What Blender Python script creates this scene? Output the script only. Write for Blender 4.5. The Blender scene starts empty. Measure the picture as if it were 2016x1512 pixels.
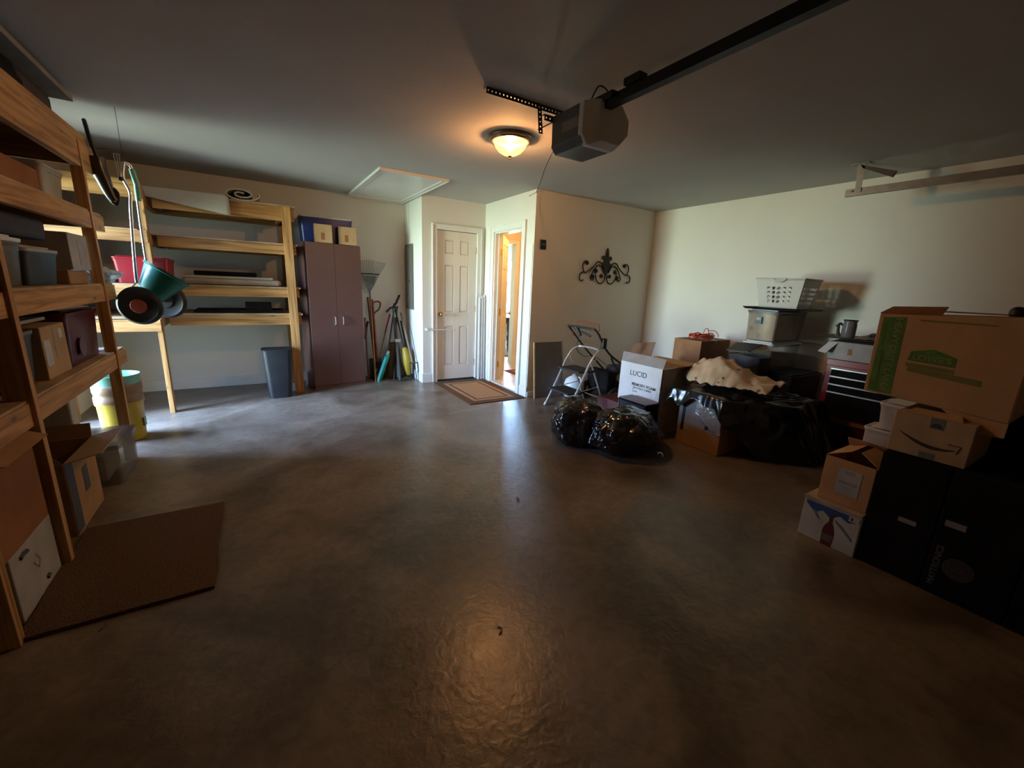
import bpy, bmesh, math, random
from mathutils import Vector, Matrix, noise
R = math.radians
random.seed(7)
sc = bpy.context.scene
COL = sc.collection

# ------------------------------------------------------------ camera
cy, sy = math.cos(.5609), math.sin(.5609)
cp, sp = math.cos(.2334), math.sin(.2334)
cr, sr = math.cos(.0428), math.sin(.0428)
fwd = Vector((sy*cp, cy*cp, -sp)); rgt = Vector((cy, -sy, 0)); upv = rgt.cross(fwd)
r2 = rgt*cr + upv*sr; u2 = -rgt*sr + upv*cr
cam = bpy.data.cameras.new('camera'); camo = bpy.data.objects.new('camera', cam); COL.objects.link(camo)
cam.sensor_width = 36; cam.lens = 36*807.189/2016; cam.clip_start = .02
m = Matrix((r2, u2, -fwd)).transposed().to_4x4(); m.translation = Vector((0, 0, 1.3574))
camo.matrix_world = m
sc.camera = camo
# ------------------------------------------------------------ exposure
vs = sc.view_settings
sc.display_settings.display_device = 'sRGB'
vs.view_transform = 'Standard'; vs.look = 'None'; vs.gamma = 1; vs.use_curve_mapping = False
vs.exposure = 0.86
# ------------------------------------------------------------ world: daylight outside the side door (sky above, lawn below, dimmed to either side)
W = bpy.data.worlds.new('daylight'); sc.world = W; W.use_nodes = True
nt = W.node_tree; nt.nodes.clear()
def wn(t, **k):
    n = nt.nodes.new(t)
    for a, b in k.items(): setattr(n, a, b)
    return n
tc = wn('ShaderNodeTexCoord'); sep = wn('ShaderNodeSeparateXYZ'); nt.links.new(tc.outputs['Generated'], sep.inputs[0])
def wmath(op, a, b=None, clamp=False):
    n = wn('ShaderNodeMath', operation=op, use_clamp=clamp)
    for i, v in enumerate((a, b)):
        if v is None: continue
        if isinstance(v, (int, float)): n.inputs[i].default_value = v
        else: nt.links.new(v, n.inputs[i])
    return n.outputs[0]
rampz = wn('ShaderNodeValToRGB'); cr_ = rampz.color_ramp
zz = wmath('MULTIPLY_ADD', sep.outputs[2], .5); nt.nodes[-1].inputs[2].default_value = .5
nt.links.new(zz, rampz.inputs[0])
cr_.elements[0].position = 0; cr_.elements[0].color = (.06, .07, .06, 1)
cr_.elements[1].position = 1; cr_.elements[1].color = (.30, .50, 1, 1)
for p, c in ((.30, (.04, .05, .045, 1)), (.40, (.30, .40, .32, 1)), (.46, (.78, 1.0, .76, 1)), (.51, (.72, .90, 1.0, 1)), (.58, (.38, .60, 1.0, 1))):
    e = cr_.elements.new(p); e.color = c
# open view straight out of the side door (towards -X); sides dimmed to confine the beam, nothing stands there
ax = wmath('ABSOLUTE', wmath('SUBTRACT', wmath('DIVIDE', sep.outputs[1], wmath('MAXIMUM', wmath('MULTIPLY', sep.outputs[0], -1.0), .001)), .0))
mr = wn('ShaderNodeMapRange', interpolation_type='SMOOTHSTEP'); nt.links.new(ax, mr.inputs[0])
mr.inputs[1].default_value = .42; mr.inputs[2].default_value = .62; mr.inputs[3].default_value = 1.0; mr.inputs[4].default_value = .08
# second open view along +Y behind the dining room window
ay = wmath('MULTIPLY', wmath('MULTIPLY', wmath('MAXIMUM', sep.outputs[1], 0), wmath('MAXIMUM', sep.outputs[0], 0)), 9.0)
st = wmath('ADD', mr.outputs[0], ay)
bg = wn('ShaderNodeBackground'); nt.links.new(rampz.outputs[0], bg.inputs[0])
WSTR = 48.0
nt.links.new(wmath('MULTIPLY', st, WSTR), bg.inputs[1])
ow = wn('ShaderNodeOutputWorld'); nt.links.new(bg.outputs[0], ow.inputs[0])
def portal(loc, rot, sx, sz):
    l = bpy.data.lights.new('portal', 'AREA'); l.shape = 'RECTANGLE'; l.size = sx; l.size_y = sz
    l.cycles.is_portal = True
    o = bpy.data.objects.new('portal', l); COL.objects.link(o); o.location = loc; o.rotation_euler = rot
portal((-1.62, 4.57, 1.02), (0, R(-90), 0), 2.03, .84)        # side door
portal((5.6, 9.28, 1.45), (R(-90), 0, 0), 1.1, 1.9)           # dining room window
def point(name, loc, col, p, rad):
    l = bpy.data.lights.new(name, 'POINT'); l.energy = p; l.color = col; l.shadow_soft_size = rad
    o = bpy.data.objects.new(name, l); COL.objects.link(o); o.location = loc
point('hall_light', (3.5, 5.0, 2.3), (1, .50, .16), 20, .08)
LAMP_STR = 1050.0

# ------------------------------------------------------------ materials
MC = {}
def mat(name, col, rough=.6, metal=0, var=.12, scale=8, bump=0, bscale=60, spec=.5, coat=0, trans=0, alpha=1, col2=None, stretch=(1, 1, 1), detail=4):
    if name in MC: return MC[name]
    M = bpy.data.materials.new(name); M.use_nodes = True; t = M.node_tree
    b = t.nodes['Principled BSDF']
    b.inputs['Roughness'].default_value = rough; b.inputs['Metallic'].default_value = metal
    b.inputs['Specular IOR Level'].default_value = spec; b.inputs['Coat Weight'].default_value = coat
    b.inputs['Transmission Weight'].default_value = trans; b.inputs['Alpha'].default_value = alpha
    tcn = t.nodes.new('ShaderNodeTexCoord'); mp = t.nodes.new('ShaderNodeMapping'); mp.inputs['Scale'].default_value = stretch
    t.links.new(tcn.outputs['Object'], mp.inputs[0])
    nz = t.nodes.new('ShaderNodeTexNoise'); nz.inputs['Scale'].default_value = scale; nz.inputs['Detail'].default_value = detail
    t.links.new(mp.outputs[0], nz.inputs[0])
    rp = t.nodes.new('ShaderNodeValToRGB'); c2 = col2 or tuple(c*(1-var) for c in col); c1 = col if col2 else tuple(min(1, c*(1+var)) for c in col)
    rp.color_ramp.elements[0].position = .35; rp.color_ramp.elements[0].color = (*c2, 1)
    rp.color_ramp.elements[1].position = .65; rp.color_ramp.elements[1].color = (*c1, 1)
    t.links.new(nz.outputs[0], rp.inputs[0]); t.links.new(rp.outputs[0], b.inputs['Base Color'])
    if bump:
        n2 = t.nodes.new('ShaderNodeTexNoise'); n2.inputs['Scale'].default_value = bscale; n2.inputs['Detail'].default_value = 3
        t.links.new(mp.outputs[0], n2.inputs[0])
        bp = t.nodes.new('ShaderNodeBump'); bp.inputs['Strength'].default_value = bump; bp.inputs['Distance'].default_value = .01
        t.links.new(n2.outputs[0], bp.inputs['Height']); t.links.new(bp.outputs[0], b.inputs['Normal'])
    MC[name] = M
    return M
def emat(name, col, s):
    M = bpy.data.materials.new(name); M.use_nodes = True; t = M.node_tree; t.nodes.clear()
    e = t.nodes.new('ShaderNodeEmission'); e.inputs[0].default_value = (*col, 1); e.inputs[1].default_value = s
    o = t.nodes.new('ShaderNodeOutputMaterial'); t.links.new(e.outputs[0], o.inputs[0]); return M
def clearmat(name, col, tr, rough=.2):
    M = bpy.data.materials.new(name); M.use_nodes = True; t = M.node_tree; t.nodes.clear()
    a = t.nodes.new('ShaderNodeBsdfTransparent'); a.inputs[0].default_value = (min(1, col[0]+.2), min(1, col[1]+.2), min(1, col[2]+.2), 1)
    b = t.nodes.new('ShaderNodeBsdfPrincipled'); b.inputs['Base Color'].default_value = (*col, 1); b.inputs['Roughness'].default_value = rough
    nz = t.nodes.new('ShaderNodeTexNoise'); nz.inputs['Scale'].default_value = 9
    mm = t.nodes.new('ShaderNodeMapRange'); mm.inputs[3].default_value = 1-tr-.08; mm.inputs[4].default_value = 1-tr+.08
    t.links.new(nz.outputs[0], mm.inputs[0])
    x = t.nodes.new('ShaderNodeMixShader'); t.links.new(mm.outputs[0], x.inputs[0]); t.links.new(a.outputs[0], x.inputs[1]); t.links.new(b.outputs[0], x.inputs[2])
    o = t.nodes.new('ShaderNodeOutputMaterial'); t.links.new(x.outputs[0], o.inputs[0]); return M
def woodmat(name, axis, c1=(.54, .295, .105), c2=(.27, .12, .038)):
    M = bpy.data.materials.new(name); M.use_nodes = True; t = M.node_tree; b = t.nodes['Principled BSDF']
    b.inputs['Roughness'].default_value = .62; b.inputs['Specular IOR Level'].default_value = .3
    tcn = t.nodes.new('ShaderNodeTexCoord'); mp = t.nodes.new('ShaderNodeMapping')
    s = [1, 1, 1]; s['xyz'.index(axis)] = .05; mp.inputs['Scale'].default_value = s
    t.links.new(tcn.outputs['Object'], mp.inputs[0])
    nz = t.nodes.new('ShaderNodeTexNoise'); nz.inputs['Scale'].default_value = 34; nz.inputs['Detail'].default_value = 5; nz.inputs['Distortion'].default_value = .6
    t.links.new(mp.outputs[0], nz.inputs[0])
    rp = t.nodes.new('ShaderNodeValToRGB'); e = rp.color_ramp.elements
    e[0].position = .33; e[0].color = (*c2, 1); e[1].position = .6; e[1].color = (*c1, 1)
    t.links.new(nz.outputs[0], rp.inputs[0])
    # knots
    vo = t.nodes.new('ShaderNodeTexVoronoi'); vo.inputs['Scale'].default_value = 3.1
    mp2 = t.nodes.new('ShaderNodeMapping'); s2 = [2.2, 2.2, 2.2]; s2['xyz'.index(axis)] = 1; mp2.inputs['Scale'].default_value = s2
    t.links.new(tcn.outputs['Object'], mp2.inputs[0]); t.links.new(mp2.outputs[0], vo.inputs[0])
    kr = t.nodes.new('ShaderNodeMapRange'); kr.inputs[1].default_value = .03; kr.inputs[2].default_value = .11; kr.inputs[3].default_value = .3; kr.inputs[4].default_value = 1
    t.links.new(vo.outputs['Distance'], kr.inputs[0])
    mx = t.nodes.new('ShaderNodeMix'); mx.data_type = 'RGBA'; mx.blend_type = 'MULTIPLY'; mx.inputs[0].default_value = 1
    t.links.new(rp.outputs[0], mx.inputs[6]); t.links.new(kr.outputs[0], mx.inputs[7])
    t.links.new(mx.outputs[2], b.inputs['Base Color'])
    return M
WX, WY, WZ = woodmat('pine x', 'x'), woodmat('pine y', 'y'), woodmat('pine z', 'z')
PLY = mat('plywood', (.40, .26, .13), .7, var=.2, scale=6)
DARKW = mat('dark table wood', (.05, .03, .022), .35, var=.3)
WALL = mat('wall paint', (.71, .69, .62), .75, var=.02, scale=2, bump=.12, bscale=130, spec=.3)
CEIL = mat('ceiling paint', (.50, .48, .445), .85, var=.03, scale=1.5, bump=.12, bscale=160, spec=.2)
TRIM = mat('trim paint', (.74, .73, .68), .4, var=.02, scale=3)
DOORM = mat('door paint', (.72, .69, .61), .45, var=.03, scale=3)
CARD = mat('cardboard', (.36, .20, .095), .85, var=.1, scale=5, bump=.05, bscale=90, spec=.2)
CARD2 = mat('red brown cardboard', (.27, .11, .045), .85, var=.15, scale=5, spec=.2)
CARD3 = mat('pale cardboard', (.44, .29, .15), .85, var=.1, scale=5, spec=.2)
BROWNIN = mat('brown hardboard', (.17, .075, .03), .6, var=.1)
BLACK = mat('black plastic', (.010, .010, .012), .55, var=.3)
BLACKM = mat('black matte', (.0065, .0065, .0065), .8, var=.3, spec=.15)
NAVY = mat('navy plastic', (.012, .018, .045), .5, var=.15)
BLUE = mat('blue plastic', (.015, .03, .14), .35, var=.15)
WHITE = mat('white plastic', (.62, .62, .60), .45, var=.05)
WHITEC = mat('white card', (.62, .63, .66), .7, var=.04)
GREYC = mat('grey card', (.30, .30, .30), .8, var=.1)
GREYP = mat('grey panel', (.13, .13, .12), .5, var=.08)
PANELG = mat('grey enamel', (.13, .12, .10), .45, var=.05)
BURG = mat('burgundy plastic', (.075, .008, .018), .28, var=.15)
RED = mat('red enamel', (.22, .008, .012), .3, var=.08)
REDP = mat('red plastic', (.30, .012, .02), .35, var=.08)
GREEN = mat('green plastic', (.006, .12, .085), .35, var=.1)
TEAL = mat('teal plastic', (.01, .28, .22), .35, var=.1)
LGREEN = mat('pale green plastic', (.18, .42, .33), .45, var=.06)
YEL = mat('yellow plastic', (.40, .27, .012), .45, var=.1)
CHROME = mat('chrome', (.80, .80, .80), .25, metal=.75, var=.02)
GALV = mat('galvanised steel', (.20, .20, .20), .45, metal=.6, var=.12, scale=20)
DSTEEL = mat('dark steel', (.05, .045, .045), .45, metal=.6, var=.2)
RAILM = mat('dark rail', (.025, .024, .022), .5, metal=.4, var=.2)
IRON = mat('wrought iron', (.02, .015, .012), .55, metal=.5, var=.3)
BRASS = mat('brass', (.65, .45, .18), .25, metal=1, var=.05)
CABM = mat('mauve brown laminate', (.125, .062, .052), .5, var=.06, scale=3)
OPENW = mat('opener cream', (.80, .76, .66), .5, var=.04)
OPENG = mat('opener grey', (.12, .12, .11), .5, var=.06)
RUBB = mat('black rubber', (.006, .006, .006), .6, var=.2)
ORANGE = mat('orange rubber', (.50, .05, .015), .5, var=.1)
HUBC = mat('orange red hub', (.42, .07, .03), .5, var=.08)
FOAMB = mat('beige foam', (.42, .36, .27), .85, var=.1, scale=14)
ASHWD = mat('handle wood', (.34, .15, .05), .5, var=.25, scale=12)
REDW = mat('red brown wood', (.16, .045, .025), .5, var=.25, scale=12)
LGREY = mat('light grey', (.36, .35, .33), .7, var=.08)
YTILE = mat('hall tile', (.60, .52, .40), .25, var=.08, scale=5)
HWALL = mat('hall wall', (.72, .62, .42), .7, var=.03)
TRASH = mat('trash bag plastic', (.006, .006, .007), .14, var=.3, spec=.8, bump=.45, bscale=11, detail=2)
LABEL = mat('paper label', (.50, .50, .50), .7, var=.08, scale=25)
INK = mat('dark ink', (.05, .05, .06), .7, var=.1)
GINK = mat('green ink', (.09, .20, .035), .8, var=.2, scale=25)
TINK = mat('tan ink', (.30, .28, .13), .8, var=.2, scale=25)
CLEARP = clearmat('clear plastic', (.62, .60, .56), .84)
CLEARF = clearmat('film plastic', (.55, .55, .55), .55, .15)
SMOKE = clearmat('thin black film', (.012, .012, .012), .28, .12)
GLASSM = clearmat('window glass', (.6, .65, .65), .92, .05)
LACE = clearmat('lace cloth', (.8, .82, .8), .4, .8)

# concrete floor: mottled, polished, with stains of their own shape
def concrete():
    M = bpy.data.materials.new('concrete'); M.use_nodes = True; t = M.node_tree; b = t.nodes['Principled BSDF']
    L = t.links.new
    tcn = t.nodes.new('ShaderNodeTexCoord')
    def nz(s, d=6, dist=0.):
        n = t.nodes.new('ShaderNodeTexNoise'); n.inputs['Scale'].default_value = s; n.inputs['Detail'].default_value = d; n.inputs['Distortion'].default_value = dist
        L(tcn.outputs['Object'], n.inputs[0]); return n.outputs[0]
    rp = t.nodes.new('ShaderNodeValToRGB'); e = rp.color_ramp.elements
    e[0].position = .36; e[0].color = (.095, .070, .047, 1); e[1].position = .64; e[1].color = (.21, .165, .12, 1)
    L(nz(1.6, 9, .9), rp.inputs[0])
    rp2 = t.nodes.new('ShaderNodeValToRGB'); e = rp2.color_ramp.elements
    e[0].position = .32; e[0].color = (.82, .82, .82, 1); e[1].position = .68; e[1].color = (1.17, 1.17, 1.17, 1)
    L(nz(17, 9, .8), rp2.inputs[0])
    mx = t.nodes.new('ShaderNodeMix'); mx.data_type = 'RGBA'; mx.blend_type = 'MULTIPLY'; mx.inputs[0].default_value = 1
    L(rp.outputs[0], mx.inputs[6]); L(rp2.outputs[0], mx.inputs[7])
    cur = mx.outputs[2]
    def stain(cx, cy_, rx, ry, ang, col, amt, ns):
        nonlocal cur
        mp = t.nodes.new('ShaderNodeMapping'); mp.vector_type = 'TEXTURE'
        mp.inputs['Location'].default_value = (cx, cy_, 0); mp.inputs['Rotation'].default_value = (0, 0, ang); mp.inputs['Scale'].default_value = (rx, ry, 1)
        L(tcn.outputs['Object'], mp.inputs[0])
        vl = t.nodes.new('ShaderNodeVectorMath'); vl.operation = 'LENGTH'; L(mp.outputs[0], vl.inputs[0])
        ad = t.nodes.new('ShaderNodeMath'); ad.operation = 'MULTIPLY_ADD'; L(nz(ns, 5), ad.inputs[0]); ad.inputs[1].default_value = 1.3; L(vl.outputs['Value'], ad.inputs[2])
        mr_ = t.nodes.new('ShaderNodeMapRange'); mr_.inputs[1].default_value = 1.5; mr_.inputs[2].default_value = 1.66; mr_.inputs[3].default_value = amt; mr_.inputs[4].default_value = 0
        L(ad.outputs[0], mr_.inputs[0])
        m2 = t.nodes.new('ShaderNodeMix'); m2.data_type = 'RGBA'; L(mr_.outputs[0], m2.inputs[0]); L(cur, m2.inputs[6]); m2.inputs[7].default_value = (*col, 1)
        cur = m2.outputs[2]
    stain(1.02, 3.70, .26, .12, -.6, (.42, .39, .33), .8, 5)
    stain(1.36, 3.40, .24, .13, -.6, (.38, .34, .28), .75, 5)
    stain(.95, 3.0, .45, .25, -.5, (.13, .11, .085), .5, 3)
    stain(.3, 1.25, .3, .25, 0, (.12, .095, .07), .35, 6)
    stain(2.2, 3.3, .3, .12, -.6, (.13, .11, .085), .45, 6)
    L(cur, b.inputs['Base Color'])
    rr = t.nodes.new('ShaderNodeMapRange'); rr.inputs[3].default_value = .24; rr.inputs[4].default_value = .42
    L(nz(5, 6), rr.inputs[0]); L(rr.outputs[0], b.inputs['Roughness'])
    b.inputs['Specular IOR Level'].default_value = .5
    bp = t.nodes.new('ShaderNodeBump'); bp.inputs['Strength'].default_value = .22; bp.inputs['Distance'].default_value = .01
    L(nz(26, 4, .5), bp.inputs['Height']); L(bp.outputs[0], b.inputs['Normal'])
    return M
CONC = concrete()
def matmat(name, c1, c2, sc_=180):
    return mat(name, c1, .95, var=.25, scale=sc_, spec=.1, bump=.6, bscale=sc_)

# ------------------------------------------------------------ mesh helpers
class G:
    def __init__(s): s.v = []; s.f = []
    def add(s, vs_, fs):
        n = len(s.v); s.v += [Vector(p) for p in vs_]; s.f += [tuple(i+n for i in f) for f in fs]; return s
    def box(s, x0, x1, y0, y1, z0, z1, rz=0, piv=None):
        P = [Vector((x, y, z)) for z in (z0, z1) for x, y in ((x0, y0), (x1, y0), (x1, y1), (x0, y1))]
        if rz:
            c = Vector(piv) if piv else Vector(((x0+x1)/2, (y0+y1)/2, 0)); c.z = 0
            q = Matrix.Rotation(rz, 3, 'Z'); P = [q @ (p-c)+c for p in P]
        return s.add(P, [(3, 2, 1, 0), (4, 5, 6, 7), (0, 1, 5, 4), (1, 2, 6, 5), (2, 3, 7, 6), (3, 0, 4, 7)])
    def frus(s, x0, x1, y0, y1, z0, z1, t):      # top wider by t on all sides
        P = [(x0, y0, z0), (x1, y0, z0), (x1, y1, z0), (x0, y1, z0), (x0-t, y0-t, z1), (x1+t, y0-t, z1), (x1+t, y1+t, z1), (x0-t, y1+t, z1)]
        return s.add(P, [(3, 2, 1, 0), (4, 5, 6, 7), (0, 1, 5, 4), (1, 2, 6, 5), (2, 3, 7, 6), (3, 0, 4, 7)])
    def tub(s, x0, x1, y0, y1, z0, z1, t, w=.006, rad=.03, rows=1):  # open rounded container
        def ring(a, z, inset):
            xa, xb, ya, yb = x0-a+inset, x1+a-inset, y0-a+inset, y1+a-inset
            r = max(.004, rad-inset); pts = []
            for cx, cy_, a0 in ((xb-r, yb-r, 0), (xa+r, yb-r, 90), (xa+r, ya+r, 180), (xb-r, ya+r, 270)):
                for k in range(5):
                    q = R(a0+k*22.5); pts.append((cx+r*math.cos(q), cy_+r*math.sin(q), z))
            return pts
        rings = [ring(0, z0, 0), ring(t, z1, 0), ring(t, z1, w), ring(0, z0+w, w)]
        n = 20; V = [p for r_ in rings for p in r_]; F = [tuple(range(n-1, -1, -1))]
        for k in range(3):
            for i in range(n): F.append((k*n+i, k*n+(i+1) % n, (k+1)*n+(i+1) % n, (k+1)*n+i))
        F.append(tuple(range(3*n, 4*n)))
        return s.add(V, F)
    def cyl(s, p0, p1, r0, r1=None, n=16, cap=True):
        r1 = r0 if r1 is None else r1; p0 = Vector(p0); p1 = Vector(p1); d = (p1-p0).normalized()
        a = d.orthogonal().normalized(); b = d.cross(a)
        V = [p0+(a*math.cos(t)+b*math.sin(t))*r0 for t in [2*math.pi*i/n for i in range(n)]] + [p1+(a*math.cos(t)+b*math.sin(t))*r1 for t in [2*math.pi*i/n for i in range(n)]]
        F = [(i, (i+1) % n, n+(i+1) % n, n+i) for i in range(n)]
        if cap: F += [tuple(range(n-1, -1, -1)), tuple(range(n, 2*n))]
        return s.add(V, F)
    def tube(s, pts, r, n=8, close=False, sub=0):
        P = [Vector(p) for p in pts]
        if sub:
            Q = []
            m_ = len(P)
            for i in range(m_ if close else m_-1):
                p0 = P[(i-1) % m_] if (close or i) else P[0]; p1 = P[i]; p2 = P[(i+1) % m_]; p3 = P[(i+2) % m_] if (close or i+2 < m_) else P[-1]
                for k in range(sub):
                    t = k/sub
                    Q.append(.5*((2*p1)+(p2-p0)*t+(2*p0-5*p1+4*p2-p3)*t*t+(3*p1-p0-3*p2+p3)*t**3))
            if not close: Q.append(P[-1])
            P = Q
        m_ = len(P); V = []; a = None
        for i, p in enumerate(P):
            q0 = P[i-1] if (i or close) else p; q1 = P[(i+1) % m_] if (i+1 < m_ or close) else p
            d = (q1-q0).normalized() if (q1-q0).length > 1e-9 else Vector((0, 0, 1))
            if a is None: a = d.orthogonal().normalized()
            a = (a-d*a.dot(d)); a = a.normalized() if a.length > 1e-6 else d.orthogonal().normalized()
            b = d.cross(a); rr = r(i/(m_-1)) if callable(r) else r
            V += [p+(a*math.cos(2*math.pi*k/n)+b*math.sin(2*math.pi*k/n))*rr for k in range(n)]
        F = []
        for i in range(m_ if close else m_-1):
            j = (i+1) % m_
            for k in range(n): F.append((i*n+k, i*n+(k+1) % n, j*n+(k+1) % n, j*n+k))
        if not close: F += [tuple(range(n-1, -1, -1)), tuple(range((m_-1)*n, m_*n))]
        return s.add(V, F)
    def lathe(s, c, prof, n=32, axis=(0, 0, 1)):
        d = Vector(axis).normalized(); a = d.orthogonal().normalized(); b = d.cross(a); c = Vector(c)
        V = []
        for r, z in prof:
            V += [c+d*z+(a*math.cos(2*math.pi*k/n)+b*math.sin(2*math.pi*k/n))*max(r, .0005) for k in range(n)]
        F = []
        for i in range(len(prof)-1):
            for k in range(n): F.append((i*n+k, i*n+(k+1) % n, (i+1)*n+(k+1) % n, (i+1)*n+k))
        F += [tuple(range(n-1, -1, -1)), tuple(range((len(prof)-1)*n, len(prof)*n))]
        return s.add(V, F)
    def poly(s, pts, ext):       # planar polygon extruded by vector ext
        n = len(pts); e = Vector(ext); V = [Vector(p) for p in pts]; V += [p+e for p in V]
        F = [tuple(range(n-1, -1, -1)), tuple(range(n, 2*n))]+[(i, (i+1) % n, n+(i+1) % n, n+i) for i in range(n)]
        return s.add(V, F)
    def sheet(s, f, nu, nv, th=.003):
        V = [f(i/nu, j/nv) for j in range(nv+1) for i in range(nu+1)]; V = [Vector(p) for p in V]
        N = len(V); V += [p-Vector((0, 0, th)) for p in V]
        w = nu+1; F = []
        for j in range(nv):
            for i in range(nu):
                a = j*w+i; F += [(a, a+1, a+w+1, a+w), (N+a+w, N+a+w+1, N+a+1, N+a)]
        for i in range(nu):
            F += [(i, N+i, N+i+1, i+1), (nv*w+i+1, N+nv*w+i+1, N+nv*w+i, nv*w+i)]
        for j in range(nv):
            F += [(j*w, (j+1)*w, N+(j+1)*w, N+j*w), (j*w+nu, N+j*w+nu, N+(j+1)*w+nu, (j+1)*w+nu)]
        return s.add(V, F)
def obj(name, g, m, parent=None, smooth=False, bev=0, sub=0, fixn=True):
    org = parent['_o'] if parent is not None and '_o' in parent.keys() else (0, 0, 0)
    if parent is None:
        xs = [p.x for p in g.v]; ys = [p.y for p in g.v]; zs = [p.z for p in g.v]
        org = ((min(xs)+max(xs))/2, (min(ys)+max(ys))/2, min(zs))
    O = Vector(org); me = bpy.data.meshes.new(name); me.from_pydata([tuple(p-O) for p in g.v], [], g.f); me.validate()
    if fixn:
        b = bmesh.new(); b.from_mesh(me); bmesh.ops.recalc_face_normals(b, faces=b.faces); b.to_mesh(me); b.free()
    me.materials.append(m)
    if smooth:
        me.polygons.foreach_set('use_smooth', [True]*len(me.polygons))
        if smooth != 'all': me.set_sharp_from_angle(angle=R(40))
    o = bpy.data.objects.new(name, me); COL.objects.link(o)
    if parent is None: o.location = O
    else: o.parent = parent
    o['_o'] = tuple(org)
    if bev:
        q = o.modifiers.new('bevel', 'BEVEL'); q.width = bev; q.segments = 2; q.limit_method = 'ANGLE'; q.angle_limit = R(40)
    if sub:
        q = o.modifiers.new('sub', 'SUBSURF'); q.levels = q.render_levels = sub
    return o
def tag(o, label=None, cat=None, group=None, kind=None):
    if label: o['label'] = label
    if cat: o['category'] = cat
    if group: o['group'] = group
    if kind: o['kind'] = kind
    return o
def thing(name, label, cat, loc, group=None):
    o = bpy.data.objects.new(name, None); COL.objects.link(o); o.location = loc; o.empty_display_size = .05
    o['_o'] = tuple(loc); return tag(o, label, cat, group)
def one(name, g, m, label, cat, group=None, **k): return tag(obj(name, g, m, **k), label, cat, group)
def struct(name, g, m, parent=None, **k):
    o = obj(name, g, m, parent, **k)
    if parent is None: o['kind'] = 'structure'
    return o
def B(*a, **k): return G().box(*a, **k)
def text(name, s, loc, xd, yd, size, m, parent, ext=.0006, align='CENTER', sx=1.0, bold=0):
    c = bpy.data.curves.new(name, 'FONT'); c.body = s; c.size = size; c.extrude = ext; c.align_x = align; c.align_y = 'CENTER'; c.offset = bold
    c.materials.append(m); o = bpy.data.objects.new(name, c); COL.objects.link(o)
    xd = Vector(xd).normalized(); yd = Vector(yd).normalized(); zd = xd.cross(yd)
    mt = Matrix((xd*sx, yd, zd)).transposed().to_4x4(); org = Vector(parent['_o']) if parent is not None else Vector()
    mt.translation = Vector(loc)-org
    me = bpy.data.meshes.new_from_object(o); bpy.data.objects.remove(o); bpy.data.curves.remove(c)
    o = bpy.data.objects.new(name, me); COL.objects.link(o)
    o.parent = parent; o.matrix_local = mt
    return o
MX = ((0, -1, 0), (0, 0, 1))      # text on a face looking towards -X

# ============================================================ ROOM SHELL
XL, XR = -1.5, 4.8441; YB, YJ, YD = 6.085, 5.367, 4.1465; XJ, XC = 1.9087, 2.826; H = 2.44; YN = -1.35; T = .12
struct('floor', B(XL-T, XR+T, YN-T, YB+T, -.1, 0), CONC)
struct('ceiling', B(XL-T, XR+T, YN-T, YB+T, H, H+.1), CEIL)
g = B(XL-T, XL, YN, 4.15, 0, H); g.box(XL-T, XL, 5.0, YB, 0, H); g.box(XL-T, XL, 4.15, 5.0, 2.04, H)
struct('wall_left', g, WALL)
struct('wall_near', B(XL-T, XR+T, YN-T, YN, 0, H), WALL)
struct('wall_right', B(XR, XR+T, YN, YD, 0, H), WALL)
struct('wall_back', B(XL-T, XJ+.001, YB, YB+T, 0, H), WALL)
struct('wall_back_side', B(XJ, XJ+.02, YJ, YB+T, 0, H), WALL)
D1A, D1B, D1T = 2.1093, 2.7017, 2.045
g = B(XJ+.02, D1A, YJ, YJ+T, 0, H); g.box(D1B, XC, YJ, YJ+T, 0, H); g.box(D1A, D1B, YJ, YJ+T, D1T, H); g.box(D1A, D1B, YJ+.06, YJ+T, 0, D1T)
struct('wall_back_centre', g, WALL)
D2A, D2B, D2T = 4.40, 5.09, 2.05
g = B(XC, XC+T, YD, D2A, 0, H); g.box(XC, XC+T, D2B, YJ+T, 0, H); g.box(XC, XC+T, D2A, D2B, D2T, H)
struct('wall_side', g, WALL)
struct('wall_back_right', B(XC+T, XR+T, YD, YD+T, 0, H), WALL)
# near garage door seen only from other positions
d = thing('door_3', None, None, (1.6, YN, 0)); d['kind'] = 'structure'
for i in range(4): obj('door_section', B(-1.0, 4.2, YN+.002, YN+.045, .02+i*.53, .54+i*.53), mat('tan door steel', (.36, .31, .26), .5), d, bev=.008)

# baseboards
BH = .125
struct('baseboard_back', B(XL, XJ, YB-.014, YB, 0, BH), TRIM, bev=.003)
struct('baseboard_back_side', B(XJ-.014, XJ, YJ-.014, YB-.014, 0, BH), TRIM, bev=.003)
struct('baseboard_centre', B(XJ-.0, D1A-.075, YJ-.014, YJ, 0, BH), TRIM, bev=.003)
struct('baseboard_back_right', B(XC, XR, YD-.014, YD, 0, .07), TRIM, bev=.003)
struct('baseboard_right', B(XR-.014, XR, YN, YD-.014, 0, BH), TRIM, bev=.003)

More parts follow.
